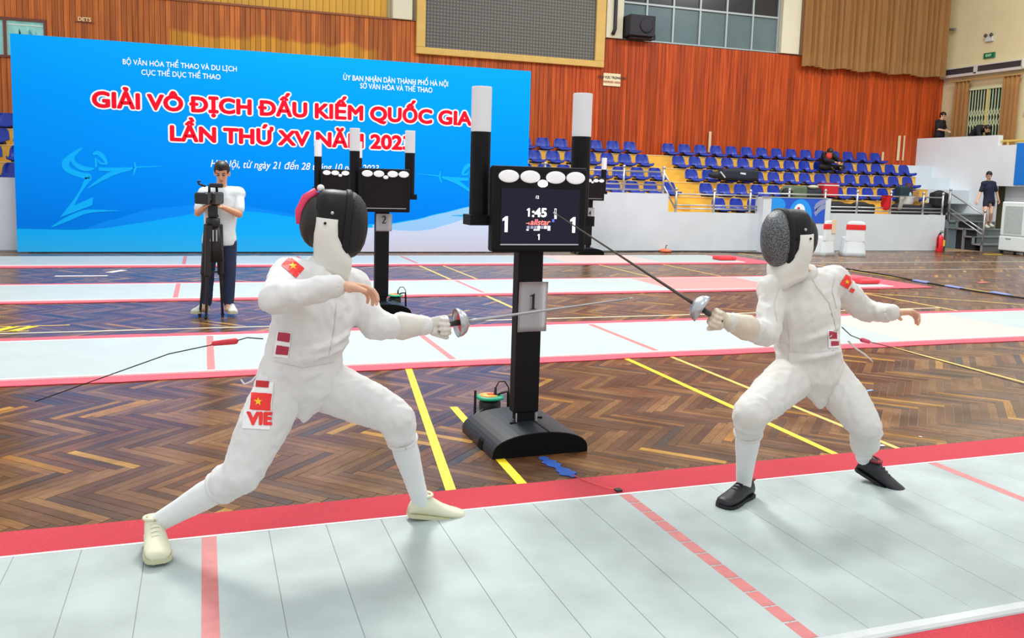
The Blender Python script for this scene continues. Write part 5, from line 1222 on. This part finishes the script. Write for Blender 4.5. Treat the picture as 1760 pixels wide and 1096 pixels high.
# flags, lettering and makers' patches on the kit
tl = bvh_of(ljk); tb_ = bvh_of(lbr); tr = bvh_of(rjk)
def view_dir(p): return (CAM-p).normalized()
def patch(tree, inv, px, py, Y, w, h, m, name, parent, lift=.003, rot=0.0):
    p = at(px, py, Y=Y)+inv; tw = view_dir(p-inv); rt = CR*math.cos(rot)+CU*math.sin(rot); return decal(tree, gridrect(w, h, 8), p, rt, CU, tw, lift, m, name, parent)
def star_on(tree, inv, px, py, Y, r, m, parent, lift=.005):
    p = at(px, py, Y=Y)+inv; return decal(tree, fine(star(r)), p, CR, CU, view_dir(p-inv), lift, m, 'patch_star', parent)
patch(tl, linv, 503, 459, -.25, .075, .05, M_FLAGR, 'flag_patch', ljk, rot=-.7); star_on(tl, linv, 503, 458, -.25, .016, M_FLAGY, ljk)
patch(tl, linv, 486, 592, -.2, .058, .105, M_PATW, 'maker_patch', ljk, rot=-.12)
for dy in (-13, 10): patch(tl, linv, 487-dy*.12, 592+dy, -.2, .048, .036, M_PATD, 'maker_mark', ljk, .0045, -.12)
patch(tb_, linv, 444, 696, -.3, .105, .19, M_PATW, 'thigh_panel', lbr, .003, -.05)
patch(tb_, linv, 449, 690, -.3, .078, .068, M_FLAGR, 'flag_patch', lbr, .005, -.05); star_on(tb_, linv, 445, 690, -.3, .018, M_FLAGY, lbr, .0065)
patch(tb_, linv, 452, 660, -.3, .05, .026, mat('patch_dark_red', '#c01822', .6), 'maker_patch', lbr, .005, -.05)
tx = fine(text_mesh("VIE", .068, .004), 1); p = at(446, 729, Y=-.3)+linv; decal(tb_, tx, p, CR, CU, view_dir(p-linv), .0055, M_FLAGR, 'team_letters', lbr)
patch(tr, rinv, 1455, 484, -.25, .045, .06, M_FLAGR, 'flag_patch', rjk, rot=-.5); star_on(tr, rinv, 1455, 484, -.25, .013, M_FLAGY, rjk)
patch(tr, rinv, 1464, 499, -.2, .02, .022, M_FLAGR, 'flag_letters', rjk, rot=-.5)
patch(tr, rinv, 1432, 583, -.35, .05, .088, M_PATW, 'maker_patch', rjk); patch(tr, rinv, 1431, 576, -.35, .036, .036, M_PATD, 'maker_mark', rjk, .0045); patch(tr, rinv, 1434, 590, -.35, .036, .024, M_PATD, 'maker_mark', rjk, .0045)
# seams, hems and bands on the kit
M_SEAM = mat('seam_grey', '#cfcdc8', .9)
def seam(tree, inv, pts, Y, parent, wpx=1.6, name='seam', m=None):
    P = []
    for i in range(len(pts)-1):
        for j in range(7):
            t = j/7; P.append((pts[i][0]+(pts[i+1][0]-pts[i][0])*t, pts[i][1]+(pts[i+1][1]-pts[i][1])*t))
    P.append(pts[-1]); bm = B(); prev = None
    for i, p in enumerate(P):
        a = P[max(i-1, 0)]; b = P[min(i+1, len(P)-1)]; dx, dy = b[0]-a[0], b[1]-a[1]; L_ = math.hypot(dx, dy) or 1; nx, ny = -dy/L_*wpx/2, dx/L_*wpx/2; q_ = []
        for s in (1, -1):
            o_ = at(p[0]+nx*s, p[1]+ny*s, Y=Y)+inv; tw = view_dir(o_-inv); h = tree.ray_cast(o_+tw*.7, -tw, 1.6)
            if h[0] is None or abs((h[0]-o_).dot(tw)) > .3: q_ = None; break
            q_.append(bm.verts.new(h[0]+h[1]*.0022))
        if q_ and prev: bm.faces.new((prev[0], prev[1], q_[1], q_[0]))
        prev = q_
    if len(bm.faces): obj(name, bm, m or M_SEAM, parent)
    else: bm.free()
seam(tr, rinv, [(1392, 470), (1402, 490), (1425, 520), (1436, 560), (1440, 600)], -.3, rjk); seam(tr, rinv, [(1353, 545), (1356, 590), (1354, 622)], -.3, rjk); seam(tr, rinv, [(1340, 492), (1330, 520), (1336, 552)], -.3, rjk)
seam(tr, rinv, [(1330, 602), (1390, 606), (1450, 600)], -.3, rjk, 1.4); seam(tr, rinv, [(1436, 470), (1430, 500), (1438, 530)], -.25, rjk, 1.4)
seam(tl, linv, [(578, 522), (575, 560), (566, 610)], -.25, ljk); seam(tl, linv, [(470, 620), (520, 632), (575, 622)], -.25, ljk, 1.4)
def band_ring(parent, a, b, r, name, m, tr_=.007):
    d = (b-a).normalized(); u, v = frame_of(d); bm = B(); n = 22; tube(bm, [a+u*r*math.cos(2*math.pi*i/n)+v*r*math.sin(2*math.pi*i/n) for i in range(n+1)], tr_, 8); obj(name, bm, m, parent, smooth=True)
for JJ, inv_, br_, jk_, cut, kit_ in ((LJ, linv, lbr, ljk, dict(l=.27, r=.27), M_KIT), (RJ, rinv, rbr, rjk, dict(r=.27), M_KIT2)):
    for s_, c_ in cut.items(): band_ring(br_, lerp(JJ[s_+'k'], JJ[s_+'a'], c_)+inv_, JJ[s_+'a']+inv_, .062, 'knee_band', kit_, .009)
    band_ring(jk_, JJ['neck']+inv_+V((0, 0, .02)), JJ['head']+inv_, .064, 'collar', kit_, .022)
for JJ, inv_, jk_, s_, kit_ in ((LJ, linv, ljk, 'r', M_KIT), (RJ, rinv, rjk, 'l', M_KIT2)): band_ring(jk_, lerp(JJ[s_+'e'], JJ[s_+'w'], .97)+inv_, JJ[s_+'w']+inv_, .040, 'cuff', kit_, .006)
bm = B(); w0 = at(1458, 586, Y=-.1)+rinv; tube(bm, [w0, at(1470, 598, Y=-.05)+rinv, at(1485, 608, Y=-.05)+rinv, at(1500, 621, Y=-.05)+rinv], [.006, .005, .005, .003], 6); obj('strap_tail', bm, M_KIT2, rjk, smooth=True)
bm = B(); tube(bm, [at(447, 640, Y=-.15)+linv, at(432, 655, Y=-.12)+linv, at(420, 660, Y=-.1)+linv, at(414, 652, Y=-.1)+linv], [.005, .004, .004, .003], 6); obj('strap_tail', bm, M_KIT, ljk, smooth=True)
# body cords
def cord(label, pts, conn, mconn):
    t = thing('body_cord', label, 'cord', (0, 0, 0)); bm = B(); tube(bm, pts, .0028, 6); obj('cable', bm, M_CAB, t, smooth=True)
    bm = B(); capsule(bm, conn[0], conn[1], .014, .011, 10); obj('connector', bm, mconn, t, smooth=True)
    return t
a = at(1447, 562, Y=-.05); b = at(1462, 576, Y=.05); c = at(1482, 584, Y=.12); d = at(1530, 596, Y=.3); e = at(1640, 627, Y=.9); f = at(1800, 672, Y=1.3)
cord('black cord with a pink connector trailing behind the right fencer', [a, b, c, d, e, f, f+V((1, .3, -.3))], (c, at(1493, 587, Y=.16)), mat('connector_pink', '#d8486a', .5))
a = at(452, 582, Y=.0); b = at(425, 580, Y=.05); c = at(404, 586, Y=.08); d = at(366, 592, Y=.1); e = at(290, 608, Y=.15); f = at(60, 690, Y=.3)
cord('black cord with a red connector trailing behind the left fencer', [a, b, c, d, e, f], (c, at(368, 590, Y=.1)), mat('connector_red', '#d2303c', .5))
# ------------------------------------------------------------------ other people
def head_parts(parent, hc, f, up, skin_m, hair_m, hair='short', k=1.0, bm_body=None):
    """adds skull, jaw, nose and ears to the body surface; eyes, brows, mouth and hair as children"""
    r, f, u = orient(f, up); M = Matrix((r, f, u)).transposed(); P = lambda a, b, c: hc+r*a*k+f*b*k+u*c*k
    ball(bm_body, P(0, -.008, .025), .074*k, .09*k, .09*k, M); ball(bm_body, P(0, .018, -.035), .058*k, .068*k, .075*k, M); ball(bm_body, P(0, .062, -.088), .026*k, .02*k, .02*k, M)
    capsule(bm_body, P(0, .088, .012), P(0, .106, -.028), .009*k, .014*k, 8); 
    for s in (-1, 1): ball(bm_body, P(s*.077, -.005, -.01), .012*k, .022*k, .034*k, M, 10, 8)
    ball(bm_body, P(0, .082, -.055), .024*k, .012*k, .010*k, M, 10, 6)
    def feats():
        for s in (-1, 1):
            bm = B(); ball(bm, P(s*.031, .083, .004), .015*k, .008*k, .006*k, M, 10, 6); obj('eye', bm, mat('eye_dark', '#1c1512', .3), parent, smooth=True)
            bm = B(); tube(bm, [P(s*.014, .088, .024), P(s*.034, .087, .030), P(s*.05, .076, .026)], .0042*k, 6); obj('eyebrow', bm, hair_m, parent, smooth=True)
        bm = B(); tube(bm, [P(-.022, .085, -.060), P(0, .093, -.058), P(.022, .085, -.060)], .0035*k, 6); obj('mouth', bm, mat('lips', '#a85a4c', .5), parent, smooth=True)
        bm = B(); ball(bm, P(0, -.016, .04), .086*k, .100*k, .092*k, M, 20, 14)
        if hair == 'short': ball(bm, P(0, .02, .098), .070*k, .076*k, .046*k, M, 16, 10)
        else:
            ball(bm, P(0, -.05, -.01), .078*k, .065*k, .10*k, M, 16, 10); ball(bm, P(0, -.12, .02), .035*k, .035*k, .04*k, M, 12, 8)
        hm = remesh(bm, .008, 3)
        # keep the face free: pull hair back from the front below the hairline
        b2 = B(); b2.from_mesh(hm); bpy.data.meshes.remove(hm)
        dele = [v for v in b2.verts if (v.co-hc).dot(f) > .045*k and (v.co-hc).dot(u) < .055*k or ((v.co-hc).dot(u) < (.0 if hair == 'short' else -.09)*k and (v.co-hc).dot(f) > -.03*k) or (hair == 'short' and (v.co-hc).dot(u) < -.05*k)]
        bmesh.ops.delete(b2, geom=dele, context='VERTS'); obj('hair', b2, hair_m, parent, smooth=True)
    return feats
def clothed(label, J, f, spec, hands=None, base=None, voxel=.012):
    base = base if base is not None else V((J['pelvis'].x, J['pelvis'].y, min(J['la'].z, J['ra'].z)-.08)); t = thing('person', label, 'person', base, 0, spec.get('group')); J = {k: v-base for k, v in J.items()}; k = spec.get('k', 1.0)
    bm = B(); torso(bm, J, .88*k); sk = spec.get('skin', M_SKIN)
    for s in 'lr':
        limb(bm, [J[s+'s'], J[s+'e'], J[s+'w']], [.050*k, .040*k, .027*k]); limb(bm, [J[s+'h'], J[s+'k'], lerp(J[s+'k'], J[s+'a'], .35), J[s+'a']], [.088*k, .055*k, .055*k, .034*k]); capsule(bm, J[s+'a'], J[s+'a']+V(f)*.1*k-V((0, 0, .05*k)), .034*k, .028*k)
    limb(bm, [J['neck'], J['head']], [.056*k, .05*k]); feats = head_parts(t, J['head'], V(f)+V((0, 0, spec.get('nod', -.25))), V((0, 0, 1)), sk, spec['hair'], spec.get('cut', 'short'), k, bm)
    me = remesh(bm, voxel if spec.get('fine') is None else spec['fine'], 3, 'body'); bm = B(); bm.from_mesh(me); bpy.data.meshes.remove(me)
    for s in 'lr':
        h = (hands or {}).get(s) or dict(d=(J[s+'w']-J[s+'e']), n=V((0, 0, -1)) if abs((J[s+'w']-J[s+'e']).normalized().z) < .7 else V(f)*-.2+V((1 if s == 'r' else -1, 0, 0)), side=1 if s == 'l' else -1, curl=(.3, .4, .3))
        hm = remesh(hand_bm(J[s+'w'], V(h['d']), V(h['n']), h['side'], h['curl'], scale=k), .004, 2); join_mesh(bm, hm); bpy.data.meshes.remove(hm)
    obj('body', bm, sk, t, smooth=True); feats()
    # shirt
    bm = B(); torso(bm, J, 1.0*k, .020, bottom=False); ax0 = (J['waist']-J['pelvis']).normalized(); lp0 = (J['lh']-J['rh']).normalized(); loft(bm, [(J['pelvis']-ax0*.035, lp0*.182*k, lp0.cross(ax0)*.137*k), (J['waist'], lp0*.165*k, lp0.cross(ax0)*.126*k)], 20)
    for s in 'lr':
        fr_ = spec['sleeve']; e = lerp(J[s+'s'], J[s+'e'], min(1, fr_)); pts = [J[s+'s'], e]; rad = [.068*k, .062*k]
        if fr_ > 1: pts.append(lerp(J[s+'e'], J[s+'w'], fr_-1)); rad.append(.05*k)
        limb(bm, pts, rad)
    me = remesh(bm, .012, 4); wrinkle(me, .004, 12, 2.0); obj(spec.get('top', 'shirt'), me, spec['shirt'], t)
    # trousers
    bm = B(); latP = (J['lh']-J['rh']).normalized(); Pv, W = J['pelvis'], J['waist']; ax = (W-Pv).normalized(); fr2 = latP.cross(ax)
    loft(bm, [(Pv-ax*.09, latP*.11*k, fr2*.09*k), (Pv-ax*.04, latP*.150*k, fr2*.11*k), (Pv+ax*.05, latP*.150*k, fr2*.108*k), (lerp(Pv, W, .8), latP*.15*k, fr2*.11*k)], 18)
    for s in 'lr':
        L = spec['leg']
        if L <= 1: limb(bm, [J[s+'h'], lerp(J[s+'h'], J[s+'k'], L)], [.09*k, .085*k])
        else: limb(bm, [J[s+'h'], J[s+'k'], lerp(J[s+'k'], J[s+'a'], L-1)], [.090*k, .072*k, .060*k])
    me = remesh(bm, .012, 4); wrinkle(me, .004, 14, 4.0); obj(spec.get('bottom', 'trousers'), me, spec['trousers'], t)
    for s in 'lr':
        hl = J[s+'a']-V(f)*.07*k-V((0, 0, .085*k)); ft = spec.get('feet', {}).get(s, V(f)); shoe(t, hl, hl+V(ft)*.2, spec['shoe'], spec['sole'], L=.27*k, laces=spec.get('lace'))
    return t
M_HAIR = mat('hair_black', '#17130f', .5); M_JEAN = mat('jeans_navy', '#23304f', .8, vary=.12, vscale=10, bump=.2, bscale=300); M_TEE = mat('tshirt_white', '#dfe8ec', .8, vary=.03)
M_NAVT = mat('tshirt_navy', '#1b2138', .8, vary=.08); M_SHGR = mat('shoe_pale', '#cfd2c4', .6, vary=.08)
Yc = 6.32
CJ = dict(pelvis=at(377, 413, Y=Yc), waist=at(378, 392, Y=Yc), chest=at(380, 352, Y=Yc), neck=at(381, 322, Y=Yc-.01), head=at(381.5, 297, Y=Yc-.04),
          rs=at(353, 333, Y=Yc), re=at(340, 366, Y=Yc-.12), rw=at(352, 356, Y=Yc-.30), ls=at(409, 333, Y=Yc), le=at(411, 368, Y=Yc-.12), lw=at(383, 356, Y=Yc-.29),
          rh=at(362, 416, Y=Yc), rk=at(357, 470, Y=Yc-.03), ra=at(355, 522, Y=Yc+.02), lh=at(393, 416, Y=Yc), lk=at(394, 470, Y=Yc-.03), la=at(393, 522, Y=Yc-.02))
clothed('cameraman in a white t-shirt and navy jeans behind a video camera', CJ, V((-.18, -1, 0)).normalized(),
        dict(shirt=M_TEE, sleeve=.72, trousers=M_JEAN, leg=1.93, shoe=M_SHGR, sole=M_SOLE, hair=M_HAIR, top='t_shirt', bottom='jeans', lace=M_PATW, nod=-.42, fine=.009, feet=dict(r=V((-.55, -.83, 0)), l=V((.12, -1, 0)))),
        hands=dict(r=dict(d=V((.55, -.2, .35)), n=V((.2, -.2, 1)), side=-1, curl=(.3, .4, .3)), l=dict(d=V((-.9, -.1, .12)), n=V((0, -.2, 1)), side=1, curl=(.3, .4, .3))))
# video camera on tripod
Yt = 6.02
tpd = thing('tripod', 'black video tripod with three legs in front of the cameraman', 'tripod', at(357, 544, Y=Yt)); bt = -tpd.location
M_TRI = mat('tripod_black', '#141418', .5); ap = at(366, 383, Y=Yt)+bt
feet = [at(343.5, 543, Z=.004)+bt, at(354, 548, Z=.004)+bt, at(382.5, 542, Z=.004)+bt]; feet[1].y = feet[1].y
for i, fpt in enumerate(feet):
    a = ap+V(((-.05, -.04, .06)[i], (.03, -.06, .03)[i], -.02)); kn = lerp(a, fpt, .52); bm = B(); tube(bm, [a, kn], [.042, .034], 8); lg = obj('leg', bm, M_TRI, tpd)
    bm = B(); tube(bm, [kn, fpt], [.018, .013], 8); obj('lower_leg', bm, M_TRI, lg); bm = B(); ball(bm, fpt+V((0, 0, .015)), .02, n=10, h=6); obj('foot', bm, M_TRI, lg); bm = B(); ball(bm, kn, .036, n=10, h=6); obj('leg_clamp', bm, M_TRI, lg)
bm = B(); loft(bm, [(ap+V((0, .01, -.02)), V((.07, 0, 0)), V((0, .06, 0))), (ap+V((.005, .01, -.2)), V((.085, 0, 0)), V((0, .06, 0))), (ap+V((.01, .01, -.42)), V((.10, 0, 0)), V((0, .05, 0)))], 12); obj('spreader_pouch', bm, M_TRI, tpd, smooth=True)
bm = B(); lathe(bm, [(.06, -.05), (.075, 0), (.07, .05), (.05, .06)], 16, ap); obj('crown', bm, M_TRI, tpd, smooth=True)
bm = B(); box(bm, -.05, .05, -.05, .05, .06, .2, .015, 2, Matrix.Translation(ap)); obj('pan_head', bm, M_TRI, tpd); bm = B(); tube(bm, [ap+V((0, .05, .12)), ap+V((.1, .28, .02))], .012, 8); obj('pan_handle', bm, M_TRI, tpd)
bm = B(); kn = [lerp(ap, f_, .52) for f_ in feet]; mid = sum(kn, V())/3
for k_ in kn: tube(bm, [mid, k_], .01, 6)
obj('spreader', bm, M_TRI, tpd)
for dx in (-.035, .0, .035): obj('decal_stripe', boxm(-.006, .006, -.002, .002, -.12, .0), M_SILV, tpd, loc=ap+V((dx, -.085, -.07)))
cm = thing('video_camera', 'black camcorder with top handle mounted on the tripod', 'camera', ap+tpd.location+V((0, -.02, .2)), -.35); M_CAMB = mat('camcorder_black', '#131316', .4)
obj('body', boxm(-.06, .07, -.14, .16, .0, .13, .02, 2), M_CAMB, cm)
bm = B(); tube(bm, [(-.005, -.14, .07), (-.005, -.26, .07)], .055, 16); obj('lens', bm, M_CAMB, cm, smooth=False); bm = B(); box(bm, -.075, .065, -.34, -.25, .01, .13, .02, 2); obj('lens_hood', bm, M_CAMB, cm)
bm = B(); ball(bm, (-.1, -.02, .055), .055, .08, .06); obj('grip', bm, mat('camcorder_grip', '#1d1d22', .3), cm, smooth=True)
bm = B(); tube(bm, [(0, -.1, .12), (0, -.1, .2), (0, .02, .215), (0, .12, .2), (0, .13, .12)], .014, 8); obj('top_handle', bm, M_CAMB, cm, smooth=True)
bm = B(); box(bm, .02, .16, -.16, -.13, .18, .225, .008, 1); obj('microphone', bm, M_CAMB, cm); bm = B(); tube(bm, [(-.03, -.12, .19), (-.09, -.14, .21), (-.105, -.14, .235), (-.08, -.14, .245)], .012, 8); obj('cable_hook', bm, M_CAMB, cm, smooth=True)
# walking woman on the stairs
Yw = 15.05
WJ = dict(pelvis=at(1700, 345, Y=Yw), waist=at(1700, 335, Y=Yw), chest=at(1699, 321, Y=Yw), neck=at(1699, 311, Y=Yw), head=at(1700, 301.5, Y=Yw-.03), rs=at(1691, 315.5, Y=Yw), re=at(1685, 331, Y=Yw+.05), rw=at(1680, 344, Y=Yw-.03),
          ls=at(1707.5, 315.5, Y=Yw), le=at(1713, 330, Y=Yw), lw=at(1716, 342, Y=Yw-.05), rh=at(1695, 346, Y=Yw), rk=at(1693, 368, Y=Yw-.1), ra=at(1694.5, 386, Y=Yw), lh=at(1705, 346, Y=Yw), lk=at(1703.5, 366, Y=Yw-.08), la=at(1702, 384, Y=Yw+.05))
clothed('person in a navy t-shirt and shorts walking down the grey stairs', WJ, V((-.45, -.9, 0)).normalized(), dict(shirt=M_NAVT, sleeve=.75, trousers=mat('shorts_navy', '#141a2e', .8), leg=.35, shoe=M_SHGR, sole=M_SOLE, hair=M_HAIR, cut='tied', top='t_shirt', bottom='shorts', skin=M_SKIN2, k=.93, nod=-.5))
# person on the gallery looking down at the hands
g0 = at(1617, 205, X=20.06); gx, gy = 20.06, g0.y
GJ = dict(pelvis=V((gx, gy, 3.36)), waist=V((gx, gy, 3.50)), chest=V((gx, gy-.01, 3.68)), neck=V((gx, gy-.02, 3.84)), head=V((gx+.02, gy-.06, 3.98)), rs=V((gx-.12, gy, 3.78)), re=V((gx-.15, gy-.06, 3.55)), rw=V((gx-.06, gy-.26, 3.5)),
          ls=V((gx+.12, gy, 3.78)), le=V((gx+.14, gy-.08, 3.55)), lw=V((gx+.06, gy-.27, 3.5)), rh=V((gx-.08, gy, 3.32)), rk=V((gx-.09, gy-.02, 2.93)), ra=V((gx-.09, gy, 2.54)), lh=V((gx+.08, gy, 3.32)), lk=V((gx+.09, gy-.02, 2.93)), la=V((gx+.09, gy, 2.54)))
clothed('person in black looking down on the gallery beside the timber wall', GJ, V((.12, -1, 0)).normalized(), dict(shirt=mat('tshirt_black', '#15161d', .8), sleeve=.85, trousers=mat('trousers_black', '#121318', .8), leg=1.9, shoe=M_SHB, sole=M_SOLB, hair=M_HAIR, cut='tied', top='t_shirt', skin=M_SKIN2, k=.93, nod=-.6))
# person bent over by the gate
b0 = at(1682, 222, X=19.95); by = b0.y; bx = 19.98
BJ = dict(pelvis=V((bx, by+.22, 3.22)), waist=V((bx, by+.16, 3.34)), chest=V((bx, by-.02, 3.50)), neck=V((bx, by-.16, 3.52)), head=V((bx, by-.28, 3.48)), rs=V((bx-.16, by-.1, 3.48)), re=V((bx-.18, by-.2, 3.26)), rw=V((bx-.1, by-.3, 3.08)),
          ls=V((bx+.16, by-.1, 3.48)), le=V((bx+.18, by-.2, 3.26)), lw=V((bx+.1, by-.3, 3.08)), rh=V((bx-.08, by+.22, 3.18)), rk=V((bx-.09, by+.12, 2.86)), ra=V((bx-.09, by+.22, 2.54)), lh=V((bx+.08, by+.22, 3.18)), lk=V((bx+.09, by+.12, 2.86)), la=V((bx+.09, by+.22, 2.54)))
clothed('person in black bending over in front of the lattice gate', BJ, V((0, -1, 0)), dict(shirt=MATS['tshirt_black'], sleeve=1.7, trousers=MATS['trousers_black'], leg=1.9, shoe=M_SHB, sole=M_SOLB, hair=M_HAIR, cut='tied', top='jacket', k=.95, nod=-.9))
# hooded person sitting in the stand
sx = at(1423, 270, Y=17.1).x; sz = .93+.36*3+.075
SJ = dict(pelvis=V((sx+.05, 17.25, sz+.13)), waist=V((sx+.03, 17.20, sz+.28)), chest=V((sx-.02, 17.1, sz+.42)), neck=V((sx-.08, 16.98, sz+.47)), head=V((sx-.12, 16.88, sz+.52)), rs=V((sx-.17, 17.05, sz+.47)), re=V((sx-.26, 16.85, sz+.3)), rw=V((sx-.1, 16.7, sz+.26)),
          ls=V((sx+.14, 17.05, sz+.45)), le=V((sx+.24, 16.85, sz+.28)), lw=V((sx+.08, 16.7, sz+.25)), rh=V((sx-.05, 17.2, sz+.11)), rk=V((sx-.34, 16.95, sz+.12)), ra=V((sx-.06, 16.85, sz+.10)), lh=V((sx+.14, 17.2, sz+.11)), lk=V((sx+.42, 16.95, sz+.12)), la=V((sx+.2, 16.8, sz+.10)))
sp_ = clothed('person in black with a red scarf sitting hunched in the second highest row', SJ, V((-.3, -1, 0)).normalized(), dict(shirt=MATS['tshirt_black'], sleeve=1.9, trousers=MATS['trousers_black'], leg=1.9, shoe=M_SHB, sole=M_SOLB, hair=M_HAIR, cut='tied', top='jacket', nod=-.8))
bm = B(); ball(bm, V((sx-.16, 16.86, sz+.42))-sp_.location, .09, .07, .1); obj('scarf', bm, mat('scarf_red', '#d83a2e', .8), sp_, smooth=True)
